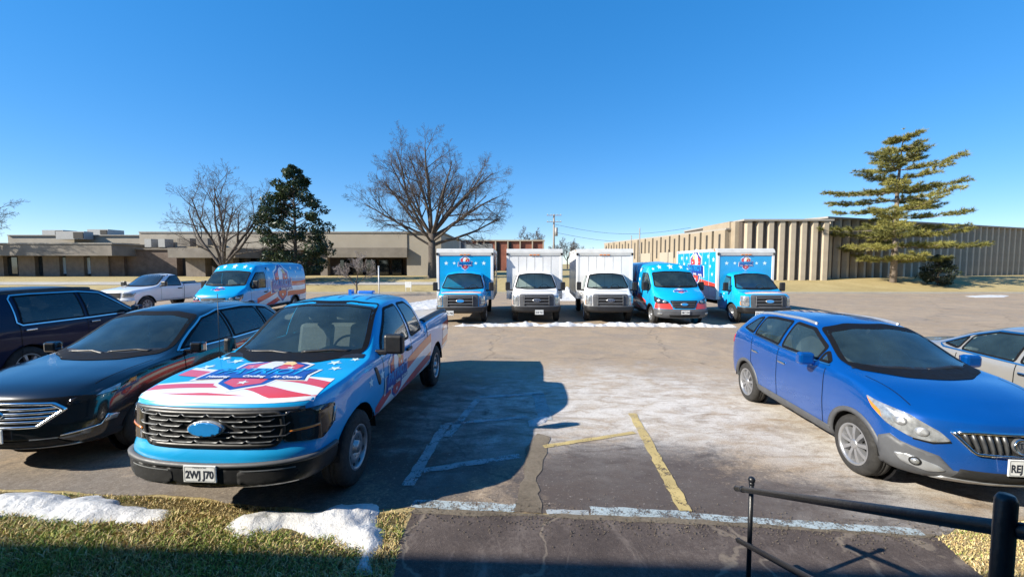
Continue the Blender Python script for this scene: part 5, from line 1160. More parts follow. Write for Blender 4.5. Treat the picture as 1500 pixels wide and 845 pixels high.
snow('snow_pile', 'long low bank of old snow across the grass at the left edge', [gp(*p) for p in ((-200, 722), (0, 722), (60, 722), (110, 727), (150, 726), (190, 740), (250, 746), (252, 766), (215, 772), (170, 762), (120, 772), (60, 764), (0, 756), (-200, 742))], .16, .05, 'snow piles on the grass by the cars')
snow('snow_pile', 'bent ridge of melting snow on the grass below the blue pickup', [gp(*p) for p in ((322, 777), (352, 756), (410, 748), (470, 752), (505, 734), (540, 736), (556, 770), (566, 775), (552, 800), (553, 845), (530, 850), (520, 812), (490, 792), (440, 788), (420, 776), (360, 786))], .18, .045, 'snow piles on the grass by the cars')
snow('snow_bank', 'long ploughed ridge of white snow along the noses of the parked trucks', [(-2.3, 15.85), (0, 15.9), (3, 15.88), (6, 15.8), (8.6, 15.65), (8.6, 16.0), (6.2, 16.25), (3, 16.35), (0, 16.35), (-2.1, 16.2)], .32, .09, rag=.1)
snow('snow_pile', 'heap of snow ploughed up in the gap between the white trucks', [(2.2, 27), (5.2, 27), (5.6, 29), (4, 30), (2.0, 29.4)], 1.5, .25, ns=.5)
snow('snow_patch', 'flat patch of leftover snow on the asphalt behind the blue pickup', [gp(*p) for p in ((585, 447), (640, 438), (660, 440), (648, 452), (600, 456))], .10, .2)
snow('snow_patch', 'thin strip of snow left on the asphalt at the far right', [gp(*p) for p in ((1412, 434), (1440, 432.5), (1480, 433), (1470, 435.5), (1430, 436))], .05, .25)
snow('snow_patch', 'icy scrap of snow beside the parking lines in the pickup shadow', [gp(*p) for p in ((772, 617), (790, 611), (806, 611), (800, 620), (782, 625), (774, 625))], .03, .04, rag=.02)
# ------------------------------------------------------------------ grass
def grass_mat():
    m, t, p = nodes_of('grass_blades'); at_ = t.nodes.new('ShaderNodeAttribute'); at_.attribute_name = 'tint'
    t.links.new(at_.outputs['Color'], p.inputs['Base Color']); p.inputs['Roughness'].default_value = 0.7; p.inputs['Specular IOR Level'].default_value = 0.2
    return m
M['blades'] = grass_mat()
def grass(name, poly, n, hmax, green, avoid=()):
    P = np.array(poly); lo, hi = P.min(0), P.max(0); pts = rng.uniform(lo, hi, (n, 2)); pts = pts[inpoly(pts, poly)]
    for a in avoid: pts = pts[~inpoly(pts, a)]
    V = []; F = []; T = []
    for x, y in pts:
        g = green * (0.5 + 0.9 * N3(x * 1.1, y * 1.1, 3)) + .45 * N3(x * 4, y * 4, 8); h = hmax * random.uniform(.35, 1) * (.7 + .5 * N3(x * 2, y * 2, 5)); a = random.uniform(0, 6.283); w = random.uniform(.003, .006)
        lean = random.uniform(.3, 1.6) * h; la = random.uniform(0, 6.283); k = len(V); dx, dy = math.cos(a) * w, math.sin(a) * w; ex, ey = math.cos(la) * lean, math.sin(la) * lean
        V += [(x - dx, y - dy, 0), (x + dx, y + dy, 0), (x + ex * .4 - dx * .7, y + ey * .4 - dy * .7, h * .7), (x + ex * .4 + dx * .7, y + ey * .4 + dy * .7, h * .7), (x + ex, y + ey, h)]
        F += [(k, k + 1, k + 3, k + 2), (k + 2, k + 3, k + 4)]
        if random.random() < min(.92, max(.04, g)): c = random.choice(((.22, .28, .06), (.31, .34, .085), (.16, .23, .045)))
        else: c = random.choice(((.50, .39, .19), (.58, .47, .26), (.36, .25, .12), (.46, .38, .16)))
        b = random.uniform(.85, 1.35); T += [(c[0] * b, c[1] * b, c[2] * b, 1)] * 5
    me = bpy.data.meshes.new(name); me.from_pydata(V, [], F); ca = me.color_attributes.new('tint', 'FLOAT_COLOR', 'POINT'); ca.data.foreach_set('color', [q for c in T for q in c]); me.materials.append(M['blades'])
    o = bpy.data.objects.new(name, me); COL.objects.link(o); o['kind'] = 'stuff'; return o
sn1 = [gp(*p) for p in ((0, 726), (150, 730), (245, 750), (215, 768), (120, 768), (0, 752))]; sn2 = [gp(*p) for p in ((340, 775), (470, 757), (535, 740), (548, 770), (545, 800), (490, 788))]
grass('grass', [gp(*p) for p in ((-60, 735), (200, 750), (330, 756), (470, 764), (590, 775), (575, 850), (560, 900), (-300, 900))], 46000, .075, .8, (sn1, sn2))
grass('dead_grass', [gp(*p) for p in ((-60, 718), (120, 725), (260, 729), (400, 745), (500, 756), (598, 750), (585, 790), (470, 768), (330, 760), (200, 752), (-60, 738))], 16000, .04, .12, (sn1, sn2))
grass('dead_grass', [gp(*p) for p in ((1372, 790), (1420, 772), (1500, 764), (1640, 760), (1640, 900), (1470, 900), (1442, 848))], 16000, .045, .12)
# ------------------------------------------------------------------ the building the photograph is taken from: its wall throws the shade in the foreground
M['brick'] = plain('tan_brick', (0.30, 0.21, 0.15), 0.85, var=0.25, scale=9)
t = thing('entrance_building', 'tan brick building behind the viewpoint whose shade crosses the foreground', 'building', (0, -1.6, 0), R(-2.6))
SH = 7.05
mb = MB(); mb.box(-34, 16, -9, 0, 0, SH); mb.build('wall', M['brick'], t)
mb = MB(); mb.box(-34.1, 16.1, -9.1, .06, SH + .003, SH + .12); mb.build('roof_coping', M['concrete'], t)
for x in (-9, -6, -3, 4, 7):
    w = MB(); w.box(x - .7, x + .7, .002, .05, 1.9, 3.4); w_ = w.build('window', M['black'], t); w = MB(); w.box(x - .62, x + .62, .052, .06, 1.98, 3.32); w.build('pane', M['glass_dark'], w_)
w = MB(); w.box(-.1, .95, .002, .05, .87, 3.0); w.build('door', M['black'], t)
t = thing('entrance_steps', 'concrete landing and steps under the black handrail', 'steps', (0, 0, 0))
mb = MB(); mb.box(-1.2, 2.0, -1.55, 1.05, 0, .85); mb.build('landing', M['concrete'], t)
for i in range(4): mb = MB(); mb.box(-1.2, 2.0, 1.052 + i * .3, 1.05 + (i + 1) * .3, 0, .68 - i * .17); mb.build('step', M['concrete'], t)
t = thing('handrail', 'black painted pipe handrail with ball topped post in the right foreground', 'railing', (1.5, 2.8, 0))
def rail_part(nm, pts, r, n=12, balls=()):
    mb = MB(); off = Vector((1.5, 2.8, 0)); mb.tube([Vector(p) - off for p in pts], r, n)
    for b, rr in balls: mb.ball(Vector(b) - off, rr, 10)
    return mb.build(nm, M['rail_black'], t)
P0, P1 = at(1079, 715, 2.95), at(1474, 774, .95); d = P1 - P0; Q0 = at(1082, 791, 2.95); A = at(1101, 706, 2.83); Bp = at(1474, 735, .93)
rail_part('top_bar', [P0, P0 + d * 1.5], .0185, 14, ((P0, .0205),)); rail_part('lower_bar', [Q0, Q0 + d * 1.35], .0175, 14, ((Q0, .0195),))
for q_, rr in ((P0 + d * .065, .0215),): rail_part('weld_collar', [q_ - d * .012, q_ + d * .012], rr, 12)
rail_part('post', [(A.x, A.y, 0), (A.x, A.y, A.z + .0)], .0155, 12, ((A + Vector((0, 0, .018)), .0235), (A + Vector((0, 0, -.010)), .019)))
rail_part('post', [(Bp.x, Bp.y, .8), (Bp.x, Bp.y, Bp.z + .005), (Bp.x, Bp.y, Bp.z + .018)], [.0195, .0195, .0135], 16)
# ------------------------------------------------------------------ buildings
M['tan_conc'] = plain('tan_precast', (0.31, 0.255, 0.185), 0.85, var=0.12, scale=0.8, bmp=0.1)
M['tan_light'] = plain('light_tan_precast', (0.40, 0.335, 0.25), 0.85, var=0.10, scale=1.2, bmp=0.1)
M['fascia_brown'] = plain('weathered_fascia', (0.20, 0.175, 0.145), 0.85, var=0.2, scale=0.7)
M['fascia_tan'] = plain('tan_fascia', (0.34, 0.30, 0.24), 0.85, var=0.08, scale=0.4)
M['brown_brick'] = plain('brown_brick', (0.13, 0.095, 0.075), 0.9, var=0.3, scale=1.6, bmp=0.1)
M['grey_brick'] = plain('grey_brick_pier', (0.20, 0.17, 0.145), 0.9, var=0.2, scale=2, bmp=0.1)
M['red_brick'] = plain('red_brick', (0.24, 0.085, 0.055), 0.9, var=0.25, scale=1.2)
M['slate'] = plain('slate_panel', (0.10, 0.12, 0.15), 0.7, var=0.2, scale=1)
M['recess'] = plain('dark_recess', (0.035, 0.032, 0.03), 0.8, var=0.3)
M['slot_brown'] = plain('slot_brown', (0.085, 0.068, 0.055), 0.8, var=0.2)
M['sky_pane'] = plain('painted_sky_pane', (0.50, 0.62, 0.70), 0.4, coat=0.5)  # sky reflected in the panes, painted as a pale blue colour
M['hvac'] = plain('hvac_grey', (0.33, 0.33, 0.32), 0.6, 0.2)
M['gravel_roof'] = plain('flat_roof', (0.30, 0.28, 0.25), 0.95)
def pxbox(parent, name, mat, px0, px1, py0, py1, Y0, Y1, ground=False, loc=None):
    "box whose face at distance Y0 fills the given rectangle of the photograph"
    a, b = at(px0, py1, Y0), at(px1, py0, Y0); o = parent.location
    z0 = (hgt(0, Y0) - .1) if ground else a.z
    mb = MB(); mb.box(a.x - o.x, b.x - o.x, Y0 - o.y, Y1 - o.y, z0 - o.z, b.z - o.z); return mb.build(name, M[mat], parent)
oc = thing('office_building', 'long low tan office building with dark entrance recess behind the bare tree', 'building', (-22, 53, .9))
pxbox(oc, 'fascia', 'fascia_tan', 205, 596, 341, 363, 52, 70)
pxbox(oc, 'fascia_cap', 'gravel_roof', 203, 648, 339.2, 341.2, 51.9, 70.1)
pxbox(oc, 'wall', 'fascia_tan', 596.3, 646, 341.2, 410, 52.1, 70, True)
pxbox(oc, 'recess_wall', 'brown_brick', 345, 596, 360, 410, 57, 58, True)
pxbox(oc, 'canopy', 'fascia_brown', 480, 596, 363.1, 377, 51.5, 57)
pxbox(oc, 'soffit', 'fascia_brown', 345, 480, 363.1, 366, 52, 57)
for x in (352, 392, 432, 470): pxbox(oc, 'column', 'grey_brick', x, x + 9, 366.2, 410, 52.6, 53.4, True)
for i, x in enumerate((498, 517, 536, 555, 574)):
    w = pxbox(oc, 'window', 'recess', x, x + 15, 380, 405, 56.7, 56.95); pxbox(oc, 'pane', 'glass_dark', x + 1, x + 14, 381, 404, 56.65, 56.69).parent = w
pxbox(oc, 'upper_wall', 'fascia_tan', 205.5, 345, 363.3, 377, 53, 70)
for x in (212, 232): m = pxbox(oc, 'roof_vent', 'hvac', x, x + 9, 350, 362, 50.5, 51.8)
ow = thing('office_wing', 'brown brick office wing with deep fascia and tall narrow windows at far left', 'building', (-48, 50, .9))
pxbox(ow, 'fascia', 'fascia_brown', -420, 163, 357.5, 374.5, 47.5, 52)
pxbox(ow, 'fascia_cap', 'gravel_roof', -422, 164, 355.8, 357.4, 47.4, 52.1)
pxbox(ow, 'rear_wall', 'brown_brick', -420, 178, 356, 408, 52.2, 54, True)
for x0, x1 in ((-410, -340), (-320, -250), (-230, -160), (-140, -70), (-55, 4), (28, 50), (64, 86), (98, 122), (134, 158)): pxbox(ow, 'brick_pier', 'grey_brick', x0, x1, 374.7, 407, 50, 51.8, True)
for x0, x1, c in ((6, 26, 'recess'), (51, 63, 'recess'), (87, 97, 'sky_pane'), (123, 133, 'sky_pane'), (-66, -57, 'sky_pane'), (-155, -142, 'recess')):
    w = pxbox(ow, 'window', 'recess', x0, x1, 375, 406, 50.5, 52.1); pxbox(ow, 'pane', c if c != 'recess' else 'glass_dark', x0 + 1.5, x1 - 1.5, 377, 401, 50.42, 50.48).parent = w
pxbox(ow, 'end_wall', 'brown_brick', 159, 180, 357, 408, 50.2, 56, True)
pxbox(ow, 'low_wall', 'brown_brick', 180.3, 258, 366, 406, 50.6, 55, True)
pxbox(ow, 'low_wall_cap', 'fascia_brown', 179.5, 262, 363.6, 365.8, 50.4, 55.1)
pxbox(ow, 'canopy', 'fascia_brown', 246, 344, 363, 377.5, 46.8, 52)
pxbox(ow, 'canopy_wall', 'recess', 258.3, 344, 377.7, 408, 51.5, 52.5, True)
for x0, x1 in ((273, 300), (325, 341)): pxbox(ow, 'brick_pier', 'grey_brick', x0, x1, 377.7, 408, 48.5, 49.6, True)
pxbox(ow, 'clerestory', 'fascia_tan', 12, 208, 345.5, 357.2, 56, 70)
pxbox(ow, 'clerestory_cap', 'gravel_roof', 10, 210, 344, 345.4, 55.8, 70.1)
for a in ((62, 92, 337, 346, 60, 62), (82, 123, 339, 350.5, 54.5, 55.7), (128, 158, 336, 344.5, 60, 62.5)):
    u_ = pxbox(ow, 'rooftop_unit', 'hvac', *a); pxbox(ow, 'unit_grille', 'recess', a[0] + (a[1] - a[0]) * .62, a[1] - 2, a[2] + 1.2, a[3] - 1, a[4] - .06, a[4] - .01).parent = u_
for i, a in enumerate(((260, 278, 349, 361),(288, 304, 349, 359))):
    sl_ = pxbox(ow, 'roof_hood', 'fascia_brown', a[0], a[1], a[2], a[3], 50.5, 51.5)
# slate and red brick building far behind the trucks
rb = thing('brick_building', 'red brick building with white mullions and slate end far behind the box trucks', 'building', (-5, 92, .9))
pxbox(rb, 'slate_wall', 'slate', 645, 692, 352, 404, 93, 110, True)
for x in (649, 657, 665, 673, 681): pxbox(rb, 'slate_fin', 'slate', x, x + 2, 351, 404, 92.4, 92.97, True)
pxbox(rb, 'wall', 'red_brick', 692.3, 797, 353.5, 404, 92, 110, True)
pxbox(rb, 'roof_edge', 'tan_light', 690, 798, 351.3, 353.3, 91.6, 110)
for x in (698, 708, 725, 743, 761, 779, 795): pxbox(rb, 'mullion', 'tan_light', x, x + 1.8, 353.6, 404, 91.6, 91.97, True)
for x in (727.5, 745): pxbox(rb, 'window', 'recess', x, x + 4.5, 355, 402, 91.9, 91.98)
for x in (700.5, 711): pxbox(rb, 'window', 'recess', x, x + 6, 354.6, 358.5, 91.9, 91.98)
pxbox(rb, 'rooftop_unit', 'hvac', 683, 721, 357.5, 372, 86, 89)
# ------------------------------------------------------------------ fluted concrete building on the right
fb = thing('fluted_building', 'tan concrete building with tall angled fins and dark slots behind the pine', 'building', (24, 43, .9))
def wallrun(p0, p1, zt, z0, depth, n, finw, find, matf, slot, slot_z=None, name='fin', taper=0.35):
    "a wall from p0 to p1 with n fins standing proud of it"
    p0, p1 = Vector(p0), Vector(p1); L_ = (p1 - p0).length; ang = math.atan2(p1.y - p0.y, p1.x - p0.x)
    X = Matrix.Translation(Vector((p0.x, p0.y, 0)) - fb.location * 1.0 + Vector((0, 0, 0))) @ Matrix.Rotation(ang, 4, 'Z')
    X = Matrix.Translation((p0.x - fb.location.x, p0.y - fb.location.y, -fb.location.z)) @ Matrix.Rotation(ang, 4, 'Z')
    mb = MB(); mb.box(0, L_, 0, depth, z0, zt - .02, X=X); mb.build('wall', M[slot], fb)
    mb = MB(); mb.box(-.1, L_ + .1, -find - .12, depth, zt - .018, zt + .16, X=X); mb.build('roof_edge', M['gravel_roof'], fb)
    first = None; pt = L_ / n
    for i in range(n):
        c = (i + .5) * pt
        if first is None:
            f = MB(); w = finw / 2; f.prism([(-w, -.003), (-w * taper, -find), (w * taper, -find), (w, -.003)], z0, zt - .022); first = f.build(name, M[matf], fb); o = first
        else: o = first.copy(); COL.objects.link(o); o.parent = fb
        o.matrix_local = X @ Matrix.Translation((c, 0, 0))
    return X, L_
ztop = at(1100, 324, 42).z; zw = at(1070, 336, 43).z; zr = at(1215, 328, 43.4).z
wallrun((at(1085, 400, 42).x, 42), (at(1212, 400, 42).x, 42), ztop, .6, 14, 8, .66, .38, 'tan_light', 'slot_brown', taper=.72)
# splayed corner piers left of the main face
for a, b, Y in ((1066, 1074, 43.4), (1074.5, 1085, 42.6)):
    pxbox(fb, 'pier', 'tan_conc', a, b, 324.5, 410, Y, Y + 6, True)
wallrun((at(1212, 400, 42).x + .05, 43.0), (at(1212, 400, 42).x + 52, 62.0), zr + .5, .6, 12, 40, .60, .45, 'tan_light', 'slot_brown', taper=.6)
# receding left wing
wp0, wp1 = Vector((at(887, 400, 74).x, 74)), Vector((at(1066, 400, 43.4).x, 43.4)); X, L_ = wallrun(wp0, wp1, zw, .6, 12, 1, .3, .3, 'tan_conc', 'slot_brown')
n = 15; panel = None
for i in range(n):
    c0 = L_ * i / n
    if panel is None:
        f = MB(); w = L_ / n; f.box(.34, w - .02, -.45, -.003, .6, zw - .022); panel = f.build('panel', M['tan_conc'], fb); o = panel
        s = MB(); s.box(w * .52, w * .68, -.456, -.451, zw - 2.8, zw - .4); slot = s.build('window', M['recess'], o); so_ = slot
    else:
        o = panel.copy(); COL.objects.link(o); o.parent = fb; so_ = slot.copy(); COL.objects.link(so_); so_.parent = o
    o.matrix_local = X @ Matrix.Translation((c0, 0, 0))
for c0, w_, h in ((L_ * .42, 3.2, 3.0), (L_ * .60, 3.2, 3.0), (L_ * .78, 2.2, 2.6)):
    g = MB(); g.box(c0, c0 + w_, -.50, -.46, .9, .9 + h, X=X); g.build('garage_door', M['fascia_tan'] if w_ > 3 else M['recess'], fb)
# ------------------------------------------------------------------ trees
M['bark'] = plain('grey_bark', (0.085, 0.068, 0.055), 0.95, var=0.35, scale=8, bmp=0.6)
M['pine_bark'] = plain('pine_bark', (0.22, 0.18, 0.15), 0.95, var=0.35, scale=8, bmp=0.6)
M['twig'] = plain('twigs', (0.085, 0.068, 0.062), 0.95, var=0.3)
M['twig_pale'] = plain('pale_twigs', (0.26, 0.22, 0.20), 0.95, var=0.2)
def leafmat(name, c1, c2, rough=0.6):
    m, t, p = nodes_of(name); a = t.nodes.new('ShaderNodeAttribute'); a.attribute_name = 'tint'
    t.links.new(ramp(t, a.outputs['Fac'], [(0, c1), (1, c2)]), p.inputs['Base Color']); p.inputs['Roughness'].default_value = rough
    tl = nn(t, 'ShaderNodeBsdfTranslucent'); t.links.new(ramp(t, a.outputs['Fac'], [(0, c1), (1, c2)]), tl.inputs['Color']); mx = nn(t, 'ShaderNodeMixShader'); mx.inputs[0].default_value = .25
    t.links.new(p.outputs[0], mx.inputs[1]); t.links.new(tl.outputs[0], mx.inputs[2]); t.links.new(mx.outputs[0], t.nodes['Material Output'].inputs['Surface']); return m
M['magnolia'] = leafmat('magnolia_leaves', (0.012, 0.030, 0.014), (0.06, 0.085, 0.03), .35)
M['needles'] = leafmat('pine_needles', (0.075, 0.088, 0.02), (0.38, 0.345, 0.085), .7)
M['shrub'] = leafmat('evergreen_leaves', (0.012, 0.022, 0.010), (0.035, 0.05, 0.02), .6)
def quadmesh(name, mat, V, F, T, parent):
    me = bpy.data.meshes.new(name); me.from_pydata(V, [], F); a = me.attributes.new('tint', 'FLOAT', 'POINT'); a.data.foreach_set('value', T); me.materials.append(mat)
    o = bpy.data.objects.new(name, me); COL.objects.link(o); o.parent = parent; return o
def rvec(r): 
    while True:
        v = Vector((r.uniform(-1, 1), r.uniform(-1, 1), r.uniform(-1, 1)))
        if .05 < v.length < 1: return v.normalized()
def bare_tree(name, label, loc, seed, trunk_h, trunk_r, limbs, counts, ratio=(.45, .7), up=.12, lens=1.0, group=None, twig='twig', minr=.011, droop=0.0, trunk_lean=(0, 0), jit=.16):
    "limbs: (height on trunk 0..1, compass deg, elevation deg, length, radius)"
    r = random.Random(seed); t = thing(name, label, 'tree', loc, 0, group); wood = MB(); crown = MB()
    def branch(p, d, L_, rad, lvl):
        n = max(3, min(9, int(L_ / .55))) if lvl < 3 else 3; st = L_ / n; pts = [p]; rr = [rad]; d = d.copy()
        for i in range(n):
            d = (d + rvec(r) * jit * (1 + .35 * lvl) + Vector((0, 0, up if lvl < 3 else up * .5 - droop))).normalized(); p = p + d * st; pts.append(p); rr.append(max(minr * .8, rad * (1 - .72 * (i + 1) / n)))
        (wood if lvl <= 1 else crown).tube(pts, rr, 7 if lvl == 0 else 5 if lvl == 1 else 3, 0, caps=False)
        if lvl >= len(counts): return
        for k in range(counts[lvl]):
            q = .22 + .76 * (k + r.random()) / counts[lvl]; i = min(n - 1, int(q * n)); f = q * n - i; bp = pts[i].lerp(pts[i + 1], f); bd = (pts[i + 1] - pts[i]).normalized()
            side = rvec(r); side = (side - bd * side.dot(bd)).normalized(); a = r.uniform(.45, .95)
            branch(bp, (bd * math.cos(a) + side * math.sin(a)).normalized(), L_ * r.uniform(*ratio) * (1.05 - .5 * q), max(minr, rr[i] * r.uniform(.42, .62)), lvl + 1)
    top = Vector((trunk_lean[0], trunk_lean[1], trunk_h)); tp = [Vector((0, 0, -.3)), Vector((0, 0, .15)), top * .45 + Vector((.03, 0, 0)), top]
    if trunk_r: wood.tube(tp, [trunk_r * 1.5, trunk_r * 1.15, trunk_r * .95, trunk_r * .8], 12, 0)
    for q, az, el, L_, rad in limbs:
        branch(top * q if trunk_r else Vector((.15 * math.cos(R(az)), .15 * math.sin(R(az)), 0)), Vector((math.cos(R(az)) * math.cos(R(el)), math.sin(R(az)) * math.cos(R(el)), math.sin(R(el)))), L_ * lens, rad, 0)
    wood.build('trunk', M['bark'], t); c = crown.build('crown', M[twig], t); c['kind'] = 'stuff'; return t
b = at(633, 405, 44)
bare_tree('bare_tree', 'tall spreading leafless tree rising behind the blue box truck', (b.x, 44, .9), 5, 4.7, .42,
          [(.72, 185, 22, 7.8, .13), (.72, 0, 20, 7.8, .19), (.85, 165, 38, 8.0, .19), (.9, 18, 38, 8.4, .20), (.97, 125, 70, 8.9, .17), (.99, 60, 60, 8.6, .18), (1, 270, 76, 8.8, .19), (.98, 195, 50, 9.2, .16), (.97, 335, 50, 9.2, .16), (.80, 250, 28, 6.5, .14), (.82, 345, 27, 7.8, .15), (.95, 45, 48, 8.2, .16), (.93, 140, 52, 8.4, .16), (.95, 235, 50, 8.2, .16), (.96, 300, 44, 8.2, .16), (.98, 90, 66, 8.6, .17), (.9, 180, 30, 8.0, .15), (.94, 0, 50, 8.6, .17)], (8, 8, 7, 4), up=.03, twig='twig', droop=.02, minr=.0058, ratio=(.40, .60), jit=.13)
b = at(328, 405, 40)
bare_tree('bare_tree', 'many stemmed leafless tree left of the dark evergreen', (b.x, 40, .6), 11, 1.6, .34, [(.8, 175, 42, 8, .16), (.9, 150, 58, 8.3, .16), (1, 100, 80, 8.6, .16), (1, 30, 66, 8.4, .17), (.95, 0, 56, 7.6, .15), (.9, 255, 62, 7.8, .14), (.85, 320, 54, 7.4, .14)], (7, 6, 5, 3), up=.05, twig='twig', jit=.14, lens=.88, minr=.008)
b = at(-62, 405, 46)
bare_tree('bare_tree', 'leafless tree cut by the left edge of the picture', (b.x, 46, .9), 21, 3.8, .3, [(.8, 170, 40, 6, .15), (.9, 30, 55, 5.6, .15), (1, 90, 75, 7, .17), (1, 330, 66, 6, .15), (.8, 0, 45, 4.4, .12)], (8, 7, 6, 3), up=.04, droop=.03, minr=.008)
b = at(522, 416, 31)
bare_tree('ornamental_tree', 'small pale twiggy tree on the lawn before the dark entrance', (b.x, 31, 0), 31, 1.1, .07, [(.7, 170, 40, 1.8, .035), (.8, 10, 45, 1.8, .035), (1, 90, 70, 1.9, .04), (1, 300, 60, 1.8, .035), (.9, 220, 45, 1.6, .03)], (7, 6, 5), up=.05, twig='twig_pale', minr=.008)
ot = bare_tree('bare_tree', 'far bushy leafless tree above the roof of the red brick building', (at(775, 380, 118).x, 118, .9), 41, 4, .25, [(.8, 170, 50, 6, .15), (.9, 30, 50, 6, .15), (1, 90, 75, 6.5, .17), (1, 330, 60, 6.4, .15)], (8, 7, 5), up=.03, twig='twig', minr=.03)
for i, (px, Y, sc) in enumerate(((831, 120, .75), (843, 135, .7), (818, 150, .8), (862, 150, .6))):
    c = copy_thing(ot, ('bushy leafless tree far off in the gap between the white trucks', 'low leafless tree on the skyline over the right white truck', 'thin leafless tree on the skyline by the utility pole', 'smallest leafless tree on the skyline before the fluted wing')[i], (at(px, 387, Y).x, Y, .9), i * 1.3); c.scale = (sc, sc, sc)
# magnolia
def leafy(name, label, loc, shape, n, mat, leaf, trunk, seed, clumps=70, cat='tree', tr=.16):
    "crown of leaf clumps inside a profile: shape = list of (height, radius)"
    r = random.Random(seed); t = thing(name, label, cat, loc); H = shape[-1][0]; V = []; F = []; T = []; wood = MB(); wood.tube([(0, 0, -.2), (.05, 0, H * .4), (0, .05, H * .92)], [tr, tr * .7, tr * .15], 8)
    hs_, rs_ = zip(*shape)
    for k in range(clumps):
        h = shape[0][0] + (H - shape[0][0]) * ((k + r.random()) / clumps); Rr = float(np.interp(h, hs_, rs_)); a = r.uniform(0, 6.283); q = Rr * math.sqrt(r.uniform(.25, 1.0)) * r.uniform(.8, 1.12)
        c = Vector((math.cos(a) * q, math.sin(a) * q, h)); cr = r.uniform(.55, 1.0) * min(.95, .28 + Rr * .30)
        wood.tube([(0, 0, max(.3, h - q * .5)), c * .5 + Vector((0, 0, h - q * .25)) * .5 * .0 + Vector((0, 0, 0)), c] if False else [(0, 0, max(.3, h - q * .45)), c], [.05, .015], 4, caps=False)
        base = r.random() * .6
        for _ in range(n // clumps):
            d = rvec(r); p = c + Vector((d.x, d.y, d.z * .62)) * cr * r.uniform(.55, 1) ; nrm = (d * .6 + rvec(r) * .7 + Vector((0, 0, .35))).normalized(); u_ = rvec(r); u_ = (u_ - nrm * u_.dot(nrm)).normalized(); w_ = nrm.cross(u_); s = leaf * r.uniform(.6, 1.2); k0 = len(V)
            V += [p - u_ * s, p - w_ * s * .38 + nrm * s * .08, p + u_ * s, p + w_ * s * .38 + nrm * s * .08]; F.append((k0, k0 + 1, k0 + 2, k0 + 3)); T += [min(1, base + r.random() * .4)] * 4
    wood.build('trunk', M['bark'], t); o = quadmesh('crown', M[mat], V, F, T, t); o['kind'] = 'stuff'; return t
b = at(432, 405, 41)
leafy('magnolia_tree', 'dark glossy evergreen tree with pointed crown before the long tan building', (b.x + .1, 41, .7), [(.6, 1.6), (1.6, 3.1), (3.2, 3.6), (5.2, 3.5), (7.0, 3.0), (8.6, 2.0), (10.0, 1.15), (11.2, .35)], 15000, 'magnolia', .20, None, 3, 120, tr=.2)
b = at(1390, 405, 38)
leafy('evergreen_shrub', 'dark rounded evergreen shrub against the shaded wall at right', (b.x, 39, .45), [(.1, .8), (.8, 1.3), (1.6, 1.2), (2.3, .6), (2.7, .2)], 3500, 'shrub', .12, None, 8, 40, 'shrub', .06)
# pine
def pine(loc, H, seed):
    r = random.Random(seed); t = thing('pine_tree', 'tall yellow green pine with flat layered boughs on the right lawn', 'tree', loc); wood = MB(); V = []; F = []; T = []
    wood.tube([(0, 0, -.3), (.05, 0, H * .3), (-.05, 0, H * .6), (.25, 0, H * .97)], [.30, .24, .15, .02], 10)
    def tuft(p, d, L_, tint):
        for _ in range(14):
            q = (d * r.uniform(.3, 1.0) + rvec(r) * .75 + Vector((0, 0, .25))).normalized(); s = rvec(r); s = (s - q * s.dot(q)).normalized() * .024; k = len(V); l = L_ * r.uniform(.7, 1.2)
            V.extend([p - s, p + s, p + q * l]); F.append((k, k + 1, k + 2)); T.extend([min(1, max(0, tint + r.uniform(-.25, .25)))] * 3)
    prof = [(1.8, 3.4), (2.6, 5.0), (4.0, 5.6), (5.4, 6.0), (6.8, 5.4), (8.2, 5.4), (9.8, 4.4), (11.4, 3.6), (12.6, 2.2), (13.6, 1.2), (14.4, .5)]
    hs_, rs_ = zip(*prof); hh = 2.2
    while hh < H * .97:
        nb = r.choice((3, 4, 4, 5)) if hh < 11 else 4; a0 = r.uniform(0, 6.28)
        for k in range(nb):
            a = a0 + 6.283 * k / nb + r.uniform(-.35, .35); L_ = float(np.interp(hh, hs_, rs_)) * r.uniform(.62, 1.12); d = Vector((math.cos(a), math.sin(a), 0)); h0 = hh + r.uniform(-.18, .18); n = 8
            rise = r.uniform(-.02, .12) * L_ + (.10 * L_ if hh > 9 else 0); pts = [Vector((0, 0, h0)) + d * (L_ * i / n) + Vector((r.uniform(-.08, .08), r.uniform(-.08, .08), -.16 * math.sin(math.pi * i / n) * L_ * .25 + rise * (i / n) ** 2)) for i in range(n + 1)]
            wood.tube(pts, [.06 * (1 - .85 * i / n) + .006 for i in range(n + 1)], 5, caps=False)
            tint = r.uniform(.25, .8)
            for i in range(1, n + 1):
                if r.random() < .06: continue
                for sgn in (-1, 1):
                    if r.random() < .12: continue
                    sd = (d * .75 + Vector((-d.y, d.x, 0)) * sgn * r.uniform(.5, 1) + Vector((0, 0, r.uniform(.0, .25)))).normalized(); sl_ = L_ * r.uniform(.16, .30) * (1.3 - .6 * i / n) + .22
                    e = pts[i] + sd * sl_; wood.tube([pts[i], e], [.015, .006], 3, caps=False)
                    m = max(3, int(sl_ / .11))
                    for j in range(1, m + 1): tuft(pts[i].lerp(e, j / m) + Vector((0, 0, r.uniform(-.05, .12))), sd, .36, tint)
                tuft(pts[i], d, .36, tint)
        hh += r.uniform(.75, 1.1) * (1.0 if hh > 3 else 1.1)
    tuft(Vector((.25, 0, H)), Vector((0, 0, 1)), .3, .5)
    wood.build('trunk', M['pine_bark'], t); o = quadmesh('crown', M['needles'], V, F, T, t); o['kind'] = 'stuff'
b = at(1308, 410, 40.5); pine((b.x, 40.5, hgt(0, 40.5) - .02), 14.6, 12)
